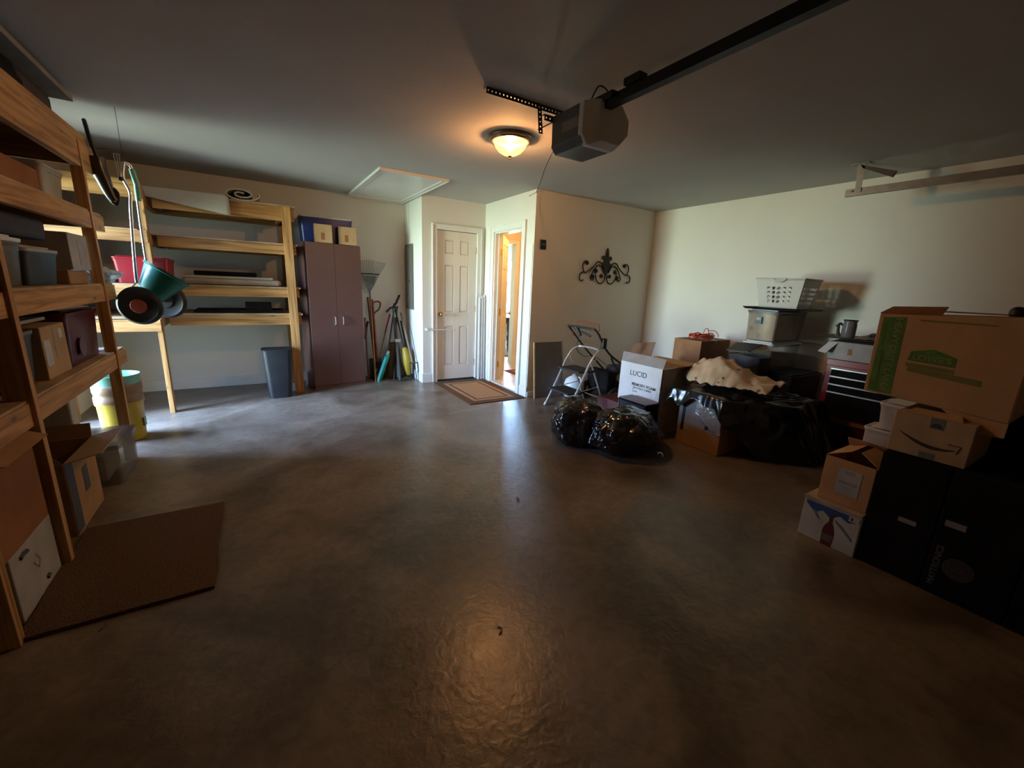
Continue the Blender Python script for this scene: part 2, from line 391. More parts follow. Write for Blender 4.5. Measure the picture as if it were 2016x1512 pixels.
# door 1: closed six panel door
def panel_door(name, x0, x1, y, z0, z1, frame):
    """slab in the XZ plane, front face at y looking to -Y"""
    w = x1-x0; h = z1-z0
    g = B(x0, x1, y+.012, y+.035, z0, z1)
    st_, mid = .115*w/.6, .09*w/.6
    cols = [(x0+st_, x0+w/2-mid/2), (x0+w/2+mid/2, x1-st_)]
    rows = [(.10, .375), (.47, .785), (.855, .945)]
    def Z(t): return z0+h*t
    # stiles and rails
    xs = [(x0, cols[0][0]), (cols[0][1], cols[1][0]), (cols[1][1], x1)]
    for a, b in xs: g.box(a, b, y, y+.013, z0, z1)
    zr = [(0, rows[0][0]), (rows[0][1], rows[1][0]), (rows[1][1], rows[2][0]), (rows[2][1], 1)]
    for a, b in zr:
        for c0, c1 in cols: g.box(c0, c1, y, y+.013, Z(a), Z(b))
    for a, b in rows:
        for c0, c1 in cols:
            m_ = .022
            P = [(c0+.006, Z(a)+.006), (c1-.006, Z(a)+.006), (c1-.006, Z(b)-.006), (c0+.006, Z(b)-.006)]
            Q = [(c0+m_, Z(a)+m_), (c1-m_, Z(a)+m_), (c1-m_, Z(b)-m_), (c0+m_, Z(b)-m_)]
            g.add([(p[0], y+.0125, p[1]) for p in P]+[(q[0], y+.003, q[1]) for q in Q], [(0, 1, 5, 4), (1, 2, 6, 5), (2, 3, 7, 6), (3, 0, 4, 7), (4, 5, 6, 7)])
    return g
d1 = thing('door_1', None, None, ((D1A+D1B)/2, YJ, 0)); d1['kind'] = 'structure'
obj('door_panel', panel_door('p', D1A+.004, D1B-.004, YJ+.012, .022, D1T-.006, 0), DOORM, d1, bev=.0015)
cs = .07
g = B(D1A-cs, D1A, YJ-.018, YJ, 0, D1T+cs); g.box(D1B, D1B+cs, YJ-.018, YJ, 0, D1T+cs); g.box(D1A, D1B, YJ-.018, YJ, D1T, D1T+cs)
g.box(D1A-cs, D1A-cs+.018, YJ-.026, YJ-.018, 0, D1T+cs); g.box(D1B+cs-.018, D1B+cs, YJ-.026, YJ-.018, 0, D1T+cs); g.box(D1A-cs+.018, D1B+cs-.018, YJ-.026, YJ-.018, D1T+cs-.018, D1T+cs)
obj('door_frame', g, TRIM, d1, bev=.003)
g = G().cyl((2.165, YJ+.012, .945), (2.165, YJ-.03, .945), .011); g.lathe((2.165, YJ-.062, .945), [(.0, 0), (.02, .003), (.029, .014), (.029, .026), (.018, .036)], 20, (0, 1, 0)); g.cyl((2.165, YJ+.012, .945), (2.165, YJ+.005, .945), .031)
obj('door_knob', g, BRASS, d1, smooth=True)
for z in (.25, 1.02, 1.82): obj('hinge', B(D1B-.006, D1B+.003, YJ-.002, YJ+.012, z-.045, z+.045), BRASS, d1)
struct('trim_1', B(D1A, D1B, YJ-.02, YJ+.05, 0, .012), DSTEEL)
# door 2: open doorway into the house
d2 = thing('door_2', None, None, (XC, (D2A+D2B)/2, 0)); d2['kind'] = 'structure'
g = B(XC-.018, XC, D2A-.085, D2A, 0, D2T+.085); g.box(XC-.018, XC, D2B, D2B+.085, 0, D2T+.085); g.box(XC-.018, XC, D2A, D2B, D2T, D2T+.085)
g.box(XC-.026, XC-.018, D2A-.085, D2A-.067, 0, D2T+.085); g.box(XC-.026, XC-.018, D2B+.067, D2B+.085, 0, D2T+.085); g.box(XC-.026, XC-.018, D2A-.067, D2B+.067, D2T+.067, D2T+.085)
g.box(XC, XC+T, D2A-.001, D2A+.018, 0, D2T); g.box(XC, XC+T, D2B-.018, D2B+.001, 0, D2T); g.box(XC, XC+T, D2A+.018, D2B-.018, D2T-.018, D2T+.001)
g.box(XC+.05, XC+.065, D2A+.018, D2A+.03, 0, D2T-.018); g.box(XC+.05, XC+.065, D2B-.03, D2B-.018, 0, D2T-.018)
g.box(XC-.012, XC, YD, D2A-.085, 0, .13); g.box(XC-.009, XC, YD+.012, D2A-.1, .13, D2T-.2)
obj('door_frame', g, TRIM, d2, bev=.003)
a = math.atan2(5.62-5.06, 3.36-2.93); hx, hy = 2.945, 5.07; ln = .70
leafM = Matrix.Translation((hx, hy, 0)) @ Matrix.Rotation(a, 4, 'Z')
lg = panel_door('leaf', 0, ln, 0, .03, D2T-.022, 0); lg.v = [leafM @ p for p in lg.v]
obj('door_panel', lg, DOORM, d2, bev=.0015)
g = G()
for yy in (-.055, .075): g.lathe((ln-.07, yy-.018, .95), [(0, 0), (.02, .003), (.028, .014), (.028, .022), (.018, .036)], 18, (0, 1, 0))
g.cyl((ln-.07, -.05, .95), (ln-.07, .08, .95), .01); g.v = [leafM @ p for p in g.v]
obj('door_knob', g, BRASS, d2, smooth=True)
for z in (.25, 1.0, 1.8): obj('hinge', B(XC+T-.03, XC+T-.004, D2B-.0195, D2B-.0175, z-.045, z+.045), BRASS, d2)
struct('trim_2', B(XC-.01, XC+T+.02, D2A+.018, D2B-.018, 0, .022), mat('threshold', (.60, .55, .45), .35, var=.05), bev=.003)

# side door opening in the left wall (daylight comes in here)
g = B(XL-T, XL+.018, 4.10, 4.15, 0, 2.09); g.box(XL-T, XL+.018, 5.0, 5.05, 0, 2.09); g.box(XL-T, XL+.018, 4.15, 5.0, 2.04, 2.09)
struct('trim_3', g, TRIM)

# attic hatch on the ceiling
h = thing('trim_4', None, None, (1.52, 5.2, H)); h['kind'] = 'structure'
x0, x1, y0, y1 = 1.15, 1.885, 4.43, 6.04; w = .06
g = B(x0, x1, y0, y0+w, H-.018, H); g.box(x0, x1, y1-w, y1, H-.018, H); g.box(x0, x0+w, y0+w, y1-w, H-.018, H); g.box(x1-w, x1, y0+w, y1-w, H-.018, H)
g.box(x0, x1, y0, y0+.014, H-.026, H-.018); g.box(x0, x0+.014, y0+.014, y1-.014, H-.026, H-.018); g.box(x1-.014, x1, y0+.014, y1-.014, H-.026, H-.018); g.box(x0, x1, y1-.014, y1, H-.026, H-.018)
obj('hatch_frame', g, TRIM, h, bev=.002)
obj('hatch_panel', B(x0+w+.004, x1-w-.004, y0+w+.004, y1-w-.004, H-.008, H), TRIM, h)

# ---------------- rooms seen through the open door
struct('floor_hall', B(XC+T, 6.4, YD+T, 9.2, -.1, .02), YTILE)
struct('ceiling_hall', B(XC+T, 6.4, YD+T, 9.2, 2.42, 2.5), HWALL)
YH = 6.30
g = B(XC+T, 3.10, YH, YH+T, 0, 2.42); g.box(3.93, 4.9, YH, YH+T, 0, 2.42); g.box(3.10, 3.93, YH, YH+T, 2.06, 2.42)
struct('wall_hall_back', g, HWALL)
struct('wall_hall_left', B(XC+T-.02, XC+T, YJ+T, 9.2, 0, 2.42), HWALL)
struct('wall_hall_right', B(4.9, 5.0, YD+T, YH+T, 0, 2.42), HWALL)
g = B(3.04, 3.10, YH-.016, YH, 0, 2.12); g.box(3.931, 3.99, YH-.016, YH, 0, 2.12); g.box(3.10, 3.93, YH-.016, YH, 2.06, 2.12)
g.box(3.915, 3.93, YH-.016, YH+T, 0, 2.06)
struct('trim_5', g, TRIM, bev=.003)
struct('baseboard_hall', B(3.99, 4.9, YH-.014, YH, 0, .12), TRIM)
YW = 9.2
g = B(XC+T, 5.05, YW, YW+T, 0, 2.42); g.box(6.15, 6.4, YW, YW+T, 0, 2.42); g.box(5.05, 6.15, YW, YW+T, 0, .5); g.box(5.05, 6.15, YW, YW+T, 2.4, 2.42)
struct('wall_dining_back', g, WALL)
struct('wall_dining_right', B(6.4, 6.5, YH, YW, 0, 2.42), WALL)
struct('wall_dining_front', B(5.0, 6.4, YH, YH+T, 0, 2.42), WALL)
wd = thing('window_1', None, None, (5.6, YW, .5)); wd['kind'] = 'structure'
g = G()
for xx in (5.05, 5.575, 6.10): g.box(xx, xx+.05, YW+.02, YW+.07, .5, 2.4)
for z_ in (.5, 1.4, 2.35): g.box(5.05, 6.15, YW+.02, YW+.07, z_, z_+.05)
obj('window_frame', g, TRIM, wd)
obj('window_pane', B(5.05, 6.15, YW+.04, YW+.046, .5, 2.4), GLASSM, wd)
ct = thing('lace_curtain', 'sheer white curtain with scalloped lace valance over the dining room window', 'curtain', (5.6, YW-.08, .5))
def cur_f(x0, x1, z0, z1, amp):
    return lambda u, v: (x0+(x1-x0)*u, YW-.07+amp*math.sin(u*60), z0+(z1-z0)*v)
obj('curtain_rod', G().cyl((4.9, YW-.09, 2.36), (6.3, YW-.09, 2.36), .01).cyl((5.0, YW-.09, 2.36), (5.0, YW, 2.36), .008).cyl((6.2, YW-.09, 2.36), (6.2, YW, 2.36), .008), TRIM, ct)
obj('curtain_panel', G().sheet(cur_f(5.52, 6.05, .55, 2.33, .02), 60, 6, .002), LACE, ct)
g = G()
for k in range(3):
    cx = 5.2+k*.40
    g.sheet(lambda u, v: (cx-.25+.5*u, YW-.12+.03*math.sin(u*30+v*9), 2.36-(.1+.32*math.sin(math.pi*u))*v), 24, 8, .002)
obj('valance', g, LACE, ct)
t_ = thing('dining_table', 'dark wooden dining table with thick legs seen through the open door', 'table', (4.75, 7.55, .02))
obj('tabletop', B(4.36, 5.3, 7.2, 8.4, .70, .74), DARKW, t_, bev=.008)
obj('apron', B(4.42, 5.22, 7.26, 8.3, .60, .70), DARKW, t_)
for xx, yy in ((4.46, 7.3), (5.18, 7.3), (4.46, 8.26), (5.18, 8.26)):
    obj('leg', G().lathe((xx, yy, .02), [(.03, 0), (.03, .1), (.045, .14), (.035, .2), (.05, .3), (.05, .33), (.03, .36), (.055, .48), (.05, .6)], 14), DARKW, t_, smooth=True)
c_ = thing('dining_chair', 'dark wooden chair with pale seat beside the dining table', 'chair', (4.12, 7.6, .02))
obj('seat', B(3.93, 4.33, 7.42, 7.82, .43, .48), FOAMB, c_, bev=.01)
for xx, yy in ((3.95, 7.44), (4.29, 7.44), (3.95, 7.78), (4.29, 7.78)): obj('leg', B(xx-.018, xx+.018, yy-.018, yy+.018, .02, .43), DARKW, c_)
g = B(3.93, 3.965, 7.42, 7.46, .48, .98); g.box(3.93, 3.965, 7.78, 7.82, .48, .98); g.box(3.935, 3.96, 7.46, 7.78, .9, .97)
obj('backrest', g, DARKW, c_)
def rug(name, x0, x1, y0, y1, z, lab, c1, c2, bw):
    r = thing(name, lab, 'rug', ((x0+x1)/2, (y0+y1)/2, z))
    obj('border', B(x0, x1, y0, y1, z, z+.008), c1, r)
    obj('field', B(x0+bw, x1-bw, y0+bw, y1-bw, z+.008, z+.0095), c2, r)
    return r
HR1 = matmat('brown rug', (.20, .07, .03), None); HR2 = matmat('beige rug', (.45, .28, .15), None)
rug('hall_rug', 3.36, 4.3, 4.75, 5.62, .02, 'small red brown rug on the hall floor beyond the doorway', HR1, HR2, .1)
rug('dining_rug', 3.6, 5.8, 6.75, 8.9, .02, 'large rug with striped border under the dining table', HR1, HR2, .14)

# ============================================================ DOORMAT in front of the doors
M1 = matmat('brown mat', (.12, .065, .032), None); M2 = matmat('tan mat', (.33, .21, .115), None)
dm = thing('door_mat', 'tan entrance mat with two dark brown border bands before the open doorway', 'mat', (2.42, 4.68, 0))
X0, X1, Y0, Y1 = 2.03, 2.79, 4.12, 5.28
obj('mat_base', B(X0, X1, Y0, Y1, 0, .008), M1, dm)
def ring(i0, i1, z0, z1):
    g = G(); g.box(X0+i0, X1-i0, Y0+i0, Y0+i1, z0, z1); g.box(X0+i0, X1-i0, Y1-i1, Y1-i0, z0, z1); g.box(X0+i0, X0+i1, Y0+i1, Y1-i1, z0, z1); g.box(X1-i1, X1-i0, Y0+i1, Y1-i1, z0, z1); return g
obj('light_band', ring(.10, .15, .008, .0092), M2, dm)
obj('centre_field', B(X0+.18, X1-.18, Y0+.18, Y1-.18, .008, .0092), M2, dm)
# big coir mat
CM = matmat('coir', (.12, .07, .04), None, 120)
def coir(u, v):
    x = -.86+.60*u; y = 1.99+.82*v
    return (x+.01*noise.noise((v*3, 1, 0)), y+.012*noise.noise((u*3, 7, 0)), .016+.003*noise.noise((x*5, y*5, 0)))
one('coir_mat', G().sheet(coir, 30, 40, .014), CM, 'large dark brown coir mat on the floor at the left front', 'mat')

# ============================================================ SHELVING
DECK = .012
def shelf_left():
    s = thing('wooden_shelving', 'tall unpainted pine shelving along the left wall, loaded with bins', 'shelving', (-1.17, 2.5, 0))
    for y in (.6, 1.965, 2.49, 3.83):
        obj('post', B(-.925 if y < 3 else -.905, -.836 if y < 3 else -.845, y, y+.04, 0, 2.13), WZ, s, bev=.002)
        obj('post', B(-1.49, -1.40, y, y+.04, 0, 2.13), WZ, s, bev=.002)
    for i, (z0, z1, ye) in enumerate(((.688, .79, 4.10), (1.148, 1.25, 4.11), (1.61, 1.712, 4.12), (1.975, 2.14, 4.22))):
        obj('rail', B(-.888, -.852, .5, ye, z0, z1), WY, s, bev=.002)
        obj('rail', B(-1.495, -1.46, .5, ye-.02, z0, z1), WY, s, bev=.002)
        for y in (1.3, 2.53, 3.78): obj('cross_rail', B(-1.46, -.888, y, y+.038, z0, z1-.002), WX, s, bev=.002)
        obj('shelf_board', B(-1.495, -.858, .5, ye-.02, z1, z1+DECK), PLY, s)
    return s
shelf_left()
def shelf_back():
    s = thing('wooden_shelving', 'wide unpainted pine shelving built into the far left corner', 'shelving', (-.4, 5.6, 0))
    lev = ((1.955, 2.10, 2.12), (1.60, 1.70, 1.715), (1.125, 1.225, 1.24), (.815, .925, .945))
    obj('post', B(.335, .424, 5.43, 5.468, 0, 2.105), WZ, s, bev=.002)
    obj('post', B(.335, .424, 6.03, 6.068, 0, 2.105), WZ, s, bev=.002)
    obj('post', B(-.800, -.762, 5.035, 5.125, 0, .806), WZ, s, bev=.002)
    obj('post', B(-.800, -.762, 5.06, 5.12, .806, 2.1), WZ, s, bev=.002)
    obj('post', B(-1.49, -1.45, 5.06, 5.12, 0, 2.1), WZ, s, bev=.002)
    for i, (z0, z1, zt) in enumerate(lev):
        obj('rail', B(-.762, .455, 5.468, 5.506, z0, z1), WX, s, bev=.002)
        obj('rail', B(-.762, .455, 6.03, 6.068, z0, z1), WX, s, bev=.002)
        dz = (.02, .005, 0, -.008)[i]
        obj('rail', B(-1.49, -.765, 5.022, 5.06, z0+dz, z1+dz), WX, s, bev=.002)
        obj('cross_rail', B(-.838, -.80, 5.06, 6.03, z0, z1), WY, s, bev=.002)
        obj('shelf_board', B(-.83, .47, 5.445, 6.07, z1, zt), PLY, s)
        obj('shelf_board', B(-1.49, -.83, 5.03, 6.07, z1, zt), PLY, s)
        obj('cross_rail', B(.297, .335, 5.506, 6.03, z0, z1), WY, s, bev=.002)
    return s
shelf_back()

# ---------------- containers
def carton(name, x0, x1, y0, y1, z0, z1, m, label, cat='box', group=None, flaps=None, rz=0, seam=True):
    t = thing(name, label, cat, ((x0+x1)/2, (y0+y1)/2, z0), group)
    obj('carton_body', B(x0, x1, y0, y1, z0, z1, rz=rz), m, t, bev=.004)
    if seam and not flaps:
        obj('packing_tape', B((x0+x1)/2-.025, (x0+x1)/2+.025, y0-.0008, y1+.0008, z1-.03, z1+.0008, rz=rz, piv=((x0+x1)/2, (y0+y1)/2, 0)), mat('packing tape', (.30, .20, .10), .3), t)
    return t
def tote(name, x0, x1, y0, y1, z0, z1, m, lidm, label, cat='bin', group=None, taper=.02, handle=True):
    t = thing(name, label, cat, ((x0+x1)/2, (y0+y1)/2, z0), group)
    a = taper
    obj('tote_body', G().tub(x0+a, x1-a, y0+a, y1-a, z0, z1-.02, a*.75, .005, .03), m, t, smooth=True)
    obj('rim', G().tub(x0+.004, x1-.004, y0+.004, y1-.004, z1-.045, z1-.03, .001, .02, .03), m, t, smooth=True)
    if lidm:
        g = G().tub(x0, x1, y0, y1, z1-.03, z1-.012, .002, .012, .03); g.box(x0+.03, x1-.03, y0+.03, y1-.03, z1-.014, z1)
        obj('lid', g, lidm, t, smooth=True, bev=.003)
    return t
# --- left shelving, floor level
t = thing('cardboard_box', 'tall open cardboard box with folded flaps on the floor under the left shelving', 'box', (-1.1, 2.95, 0))
obj('carton_body', G().tub(-1.34, -.88, 2.76, 3.20, 0, .40, .0, .006, .006), CARD, t)
g = G(); g.poly([(-.88, 2.76, .40), (-.88, 3.20, .40), (-.74, 3.22, .43), (-.74, 2.78, .43)], (0, 0, .005)); obj('flap', g, CARD3, t)
g = G(); g.poly([(-1.34, 3.20, .40), (-.88, 3.20, .40), (-.88, 3.212, .48), (-1.32, 3.212, .48)], (0, .005, 0)); obj('flap', g, CARD, t)
g = G(); g.poly([(-1.34, 2.76, .40), (-.88, 2.76, .40), (-.92, 2.68, .52), (-1.32, 2.68, .52)], (.0, -.004, .002)); obj('flap', g, CARD3, t)
obj('printed_mark', B(-.8805, -.879, 2.96, 3.04, .16, .30), INK, t); obj('dark_sleeve', B(-.8815, -.8795, 2.762, 2.86, .01, .395), mat('dark blue grey card', (.05, .045, .06), .7), t)
t = tote('clear_bin', -1.28, -.80, 3.36, 3.80, 0, .29, CLEARP, CLEARP, 'clear plastic bin with domed lid on the floor beneath the end of the left shelving')
obj('folded_cloth', B(-1.20, -.90, 3.42, 3.74, .012, .2), LGREY, t, bev=.03)
one('foam_block', B(-1.32, -.95, 3.225, 3.33, .0, .66), mat('styrofoam', (.50, .48, .44), .8, var=.04), 'tall pale foam block standing on the floor behind the open cardboard box', 'block', bev=.01)
one('grey_panel', B(-1.40, -1.02, 2.62, 2.74, 0, .66), GREYC, 'dark grey panel standing upright under the left shelving', 'panel')
t = carton('moving_box', -1.36, -.862, 2.03, 2.46, .285, .682, CARD2, 'large red brown cardboard box stacked on a white box at the left edge', seam=True)
g = G(); g.poly([(-.862, 2.05, .682), (-.862, 2.44, .682), (-.80, 2.43, .66), (-.80, 2.06, .66)], (.002, 0, .003)); obj('flap', g, CARD, t)
t = thing('white_box', 'white carton with hand holes and a torn corner on the floor at the left edge', 'box', (-1.1, 2.3, 0))
obj('carton_body', B(-1.36, -.866, 2.10, 2.475, 0, .28), mat('off white card', (.36, .33, .31), .7), t, bev=.004)
obj('hand_hole', G().tube([(-.8655, 2.17, .245), (-.8655, 2.20, .25), (-.8655, 2.23, .245)], .009), INK, t)
obj('hand_hole', G().tube([(-.8655, 2.33, .05), (-.8655, 2.35, .055)], .009), INK, t)
obj('printed_mark', G().tube([(-.866, 2.26, .17), (-.866, 2.29, .13), (-.866, 2.31, .16), (-.866, 2.29, .19)], .003, 6), GREYC, t)
# bucket
t = thing('yellow_bucket', 'yellow bucket with a pale green bucket nested in it, behind the left shelving', 'bucket', (-1.0, 4.38, 0))
obj('bucket_body', G().lathe((-1.0, 4.38, 0), [(.125, 0), (.13, .005), (.142, .30), (.150, .31), (.150, .33), (.143, .33), (.143, .345), (.138, .30), (.12, .01)], 36), YEL, t, smooth=True)
obj('rim_band', G().lathe((-1.0, 4.38, .32), [(.147, 0), (.152, .01), (.152, .05), (.147, .06), (.147, .08), (.152, .09), (.152, .14), (.146, .15), (.14, .15)], 36), mat('brown bucket band', (.22, .12, .06), .5), t, smooth=True)
obj('inner_bucket', G().lathe((-1.0, 4.38, .46), [(.14, 0), (.146, .06), (.15, .07), (.15, .085), (.143, .085), (.135, 0), (.11, -.1)], 36), LGREEN, t, smooth=True)
obj('handle', G().tube([(-1.0+.152*math.cos(q), 4.38, .50-.16*abs(math.sin(q))) for q in [math.pi*k/14 for k in range(15)]], .003, 6), CHROME, t)
obj('printed_mark', G().poly([(-.861, 4.33, .10), (-.861, 4.40, .10), (-.861, 4.40, .17), (-.861, 4.33, .17)], (-.004, 0, 0)), mat('green print', (.12, .2, .03), .5), t)
# --- first shelf (z .80)
Z1 = .803
tote('black_bin', -1.4, -.93, 1.35, 1.82, Z1, 1.10, BLACK, BLACK, 'black storage bin on the lowest left shelf at the edge of the photo')
t = tote('dark_bin', -1.42, -.935, 2.03, 2.45, Z1, 1.08, mat('dark plum plastic', (.03, .015, .025), .4), BLACK, 'dark plum bin on the lowest left shelf, before the nearest post')
t = tote('charcoal_bin', -1.42, -.91, 2.60, 2.87, Z1, 1.075, mat('charcoal plastic', (.02, .026, .028), .45), mat('grey lid', (.12, .12, .12), .4), 'narrow charcoal bin with grey lid on the lowest left shelf, just past the nearest post')
t = carton('shipping_box', -1.36, -.905, 2.91, 3.22, Z1, 1.065, CARD3, 'brown shipping box with white labels between two bins on the lowest left shelf')
obj('label', B(-.9055, -.9035, 2.92, 3.0, .87, 1.0), LABEL, t); obj('label', B(-.9055, -.9035, 3.12, 3.17, .99, 1.04), LABEL, t); obj('packing_tape', B(-.9055, -.904, 3.05, 3.09, .9, 1.063), mat('packing tape', (.30, .20, .10), .3), t)
t = tote('burgundy_tote', -1.36, -.895, 3.25, 3.80, Z1, 1.12, BURG, mat('burgundy lid', (.05, .01, .018), .3), 'glossy burgundy tote at the far end of the lowest left shelf')
obj('round_emblem', G().cyl((-.9005, 3.42, .9), (-.8965, 3.42, .9), .055, n=28), mat('burgundy emblem', (.11, .012, .03), .3), t)
one('folded_paper', B(-1.2, -.93, 3.88, 3.98, Z1, .808), WHITEC, 'white sheet of paper lying at the far end of the lowest left shelf', 'paper')
one('flat_tray', B(-1.3, -.95, 2.75, 3.15, 1.085, 1.10), GREYC, 'grey tray lying across the bin and box on the lowest left shelf', 'tray')
# --- second shelf (z 1.262)
Z2 = 1.263
tote('clear_bin', -1.36, -.90, 2.69, 2.93, Z2, 1.49, CLEARP, WHITE, 'tall translucent bin with white lid on the middle left shelf')
t = tote('black_bin', -1.17, -.90, 2.95, 3.35, Z2, 1.455, BLACK, LGREY, 'black bin with light grey lid beside the tall translucent bin')
t = thing('white_carton', 'small white carton with a narrow grey strip of print, standing on the middle left shelf', 'box', (-1.0, 3.65, 1.33))
obj('carton_body', B(-1.15, -.885, 3.47, 3.80, 1.345, 1.555), mat('off white card', (.36, .33, .31), .7), t, bev=.003); obj('print_strip', B(-.8855, -.884, 3.61, 3.64, 1.375, 1.52), GREYC, t)
carton('low_box', -1.25, -.905, 3.45, 3.78, Z2, 1.343, CARD, 'flat cardboard box beneath the small white carton', seam=False)
def bagf(u, v):
    a = 2*math.pi*u; r = .10*math.sin(math.pi*min(.98, v*.96+.02))**.5
    n_ = .03*noise.noise((math.cos(a)*2, math.sin(a)*2, v*4))
    y = 3.84+.42*v; return (-.92+(r+n_)*1.1*math.cos(a), y, 1.335-.03*v+(r*.55+n_*.6)*math.sin(a))
one('plastic_bag', G().sheet(bagf, 28, 16, .001), CLEARF, 'crumpled clear plastic bag at the end of the middle left shelf', 'bag', smooth='all')
one('gap_filler', B(-1.17, -.93, 2.69, 3.34, 1.492, 1.60), mat('dark purple tarp', (.015, .010, .018), .7), 'dark tarp lying on top of the tall translucent bin', 'filler', bev=.02)  # added to hide the bright side door opening seen between the shelves
tote('purple_bin', -1.39, -1.19, 2.98, 3.75, Z2, 1.60, mat('deep purple plastic', (.02, .010, .028), .4), BLACK, 'deep purple bin at the back of the middle left shelf')
tote('black_bin', -1.40, -.935, 2.03, 2.45, Z2, 1.55, BLACK, BLACK, 'large black bin on the middle left shelf at the edge of the photo')
# --- third shelf (z 1.725)
Z3 = 1.725
tote('beige_bin', -1.3, -.935, 3.50, 3.82, Z3, 1.93, mat('beige plastic', (.36, .31, .24), .5), LGREY, 'beige bin with grey lid on the shelf below the top left')
carton('shoe_box', -1.35, -.935, 2.85, 3.40, Z3, 1.86, CARD2, 'low brown box lying next to the beige bin', seam=False)
carton('long_box', -1.35, -.935, 2.1, 2.8, Z3, 1.90, CARD, 'long brown box on the shelf below the top left, at the edge of the photo', seam=False)
# --- top
Z4 = 2.153
one('dark_case', B(-1.40, -.93, 2.3, 3.45, Z4, 2.30), BLACKM, 'flat black case on top of the left shelving', 'case', bev=.01)
one('wood_plank', B(-.925, -.862, 2.35, 4.1, Z4, 2.20), WY, 'long wooden plank lying on the front edge of the top left shelf', 'plank')
one('foam_sheet', B(-1.44, -.86, 2.7, 3.95, 2.37, 2.40), mat('grey foam', (.22, .20, .17), .8), 'large flat grey sheet resting high on the top left shelf', 'sheet')
one('cushion_bag', B(-1.42, -.95, 3.48, 3.92, Z4, 2.37), mat('brown cloth', (.05, .03, .025), .8), 'dark brown padded bag under the large flat grey sheet', 'bag', bev=.03)
one('black_pad', B(-1.42, -.95, 2.72, 3.44, 2.30, 2.37), BLACKM, 'black pad between the flat black case and the grey sheet', 'pad', bev=.01)

# --- hanging items at the end of the shelving
t = thing('power_tool', 'dark brown power tool hanging by its strap from the end of the top left shelf', 'tool', (-.82, 4.10, 1.83))
obj('strap', G().tube([(-.87, 4.24, 2.16), (-.875, 4.21, 2.30), (-.86, 4.12, 2.31), (-.84, 4.08, 2.20), (-.825, 4.1, 2.08), (-.835, 4.16, 2.05)], .012, 8, sub=5), BLACK, t, smooth=True)
obj('tool_body', G().tube([(-.835, 4.1, 2.09), (-.83, 4.1, 2.03), (-.81, 4.1, 1.95), (-.79, 4.1, 1.87), (-.77, 4.1, 1.82)], lambda u: .055-.030*u, 12, sub=3), mat('brown plastic', (.03, .018, .016), .3), t, smooth=True)
obj('handle', G().tube([(-.80, 4.1, 1.93), (-.75, 4.1, 1.88), (-.76, 4.1, 1.80), (-.79, 4.1, 1.82)], .011, 8, sub=4), DSTEEL, t, smooth=True)
t = thing('hand_fork', 'small metal fork with long tines hanging beside the dark power tool', 'tool', (-.74, 4.14, 1.97))
obj('tines', G().tube([(-.745, 4.14, 2.14), (-.735, 4.14, 1.99)], .002).tube([(-.73, 4.14, 2.14), (-.725, 4.14, 1.99)], .002).tube([(-.715, 4.14, 2.14), (-.717, 4.14, 1.99)], .002).tube([(-.745, 4.14, 2.14), (-.715, 4.14, 2.14)], .002), CHROME, t)
obj('handle', G().lathe((-.727, 4.14, 1.965), [(.004, 0), (.016, .005), (.016, .02), (.004, .03)], 14), BLACK, t, smooth=True)
obj('hanging_cord', G().tube([(-.73, 4.14, 2.14), (-.78, 4.18, 2.17), (-.86, 4.20, 2.165)], .003, 6), BLACK, t)

# spreader hanging by its handle
t = thing('broadcast_spreader', 'green lawn spreader hanging by its chrome handle, black wheel facing the room', 'spreader', (-.70, 4.2, 1.0))
Y = 4.15
obj('handle_tube', G().tube([(-.700, Y, 2.09), (-.715, Y, 1.99), (-.69, Y, 1.90), (-.70, Y, 1.80), (-.715, Y, 1.60), (-.735, Y+.02, 1.36), (-.74, Y+.03, 1.27)], .010, 10, sub=5).tube([(-.655, Y+.03, 2.0), (-.663, Y+.03, 1.7), (-.665, Y+.03, 1.38)], .010, 10, sub=3).tube([(-.70, Y, 2.09), (-.668, Y+.02, 2.08), (-.655, Y+.03, 2.0)], .010, 10, sub=3), CHROME, t, smooth=True)
obj('grip', G().tube([(-.665, Y+.025, 2.06), (-.652, Y+.03, 1.96), (-.655, Y+.03, 1.85)], .017, 10), mat('aqua grip', (.18, .5, .4), .4), t, smooth=True)
hc = Vector((-.625, Y+.07, 1.25)); hax = Vector((.57, .10, .80)).normalized()
obj('hopper', G().lathe(hc-hax*.10, [(.05, 0), (.085, .01), (.148, .20), (.16, .205), (.16, .22), (.15, .22), (.14, .20), (.075, .02)], 32, hax), GREEN, t, smooth=True)
wax = Vector((-.22, -.95, -.10)).normalized()
wc = Vector((-.718, Y-.10, 1.105))
def wheel(c):
    return G().lathe(c-wax*.03, [(.05, .0), (.12, .004), (.136, .018), (.14, .03), (.136, .045), (.12, .058), (.10, .05), (.055, .05), (.05, .056)], 40, wax)
w1 = obj('wheel', wheel(wc), RUBB, t, smooth=True)
obj('wheel_hub', G().lathe(wc+wax*.018, [(.0, 0), (.05, .0), (.05, .012), (.046, .016)], 32, wax), HUBC, t, smooth=True)
w2 = wc-wax*.26+Vector((.06, 0, .0)); obj('wheel', wheel(w2), RUBB, t, smooth=True)
obj('axle', G().cyl(wc, w2, .008), CHROME, t); obj('gear_box', G().lathe(hc-hax*.20, [(.03, 0), (.05, .01), (.05, .07), (.03, .10)], 20, hax), BLACK, t, smooth=True)
obj('frame', G().tube([(-.74, Y+.03, 1.27), (-.80, Y-.02, 1.19), (-.86, Y, 1.17), (-.70, Y, 1.17)], .006, 8).tube([(-.665, Y+.03, 1.38), (-.66, Y+.05, 1.2), (-.64, Y+.06, 1.1)], .007, 8), CHROME, t, smooth=True)
obj('hanging_hook', G().tube([(-.70, Y, 2.075), (-.70, Y, 2.2), (-.70, Y, H)], .0015, 6), DSTEEL, t)

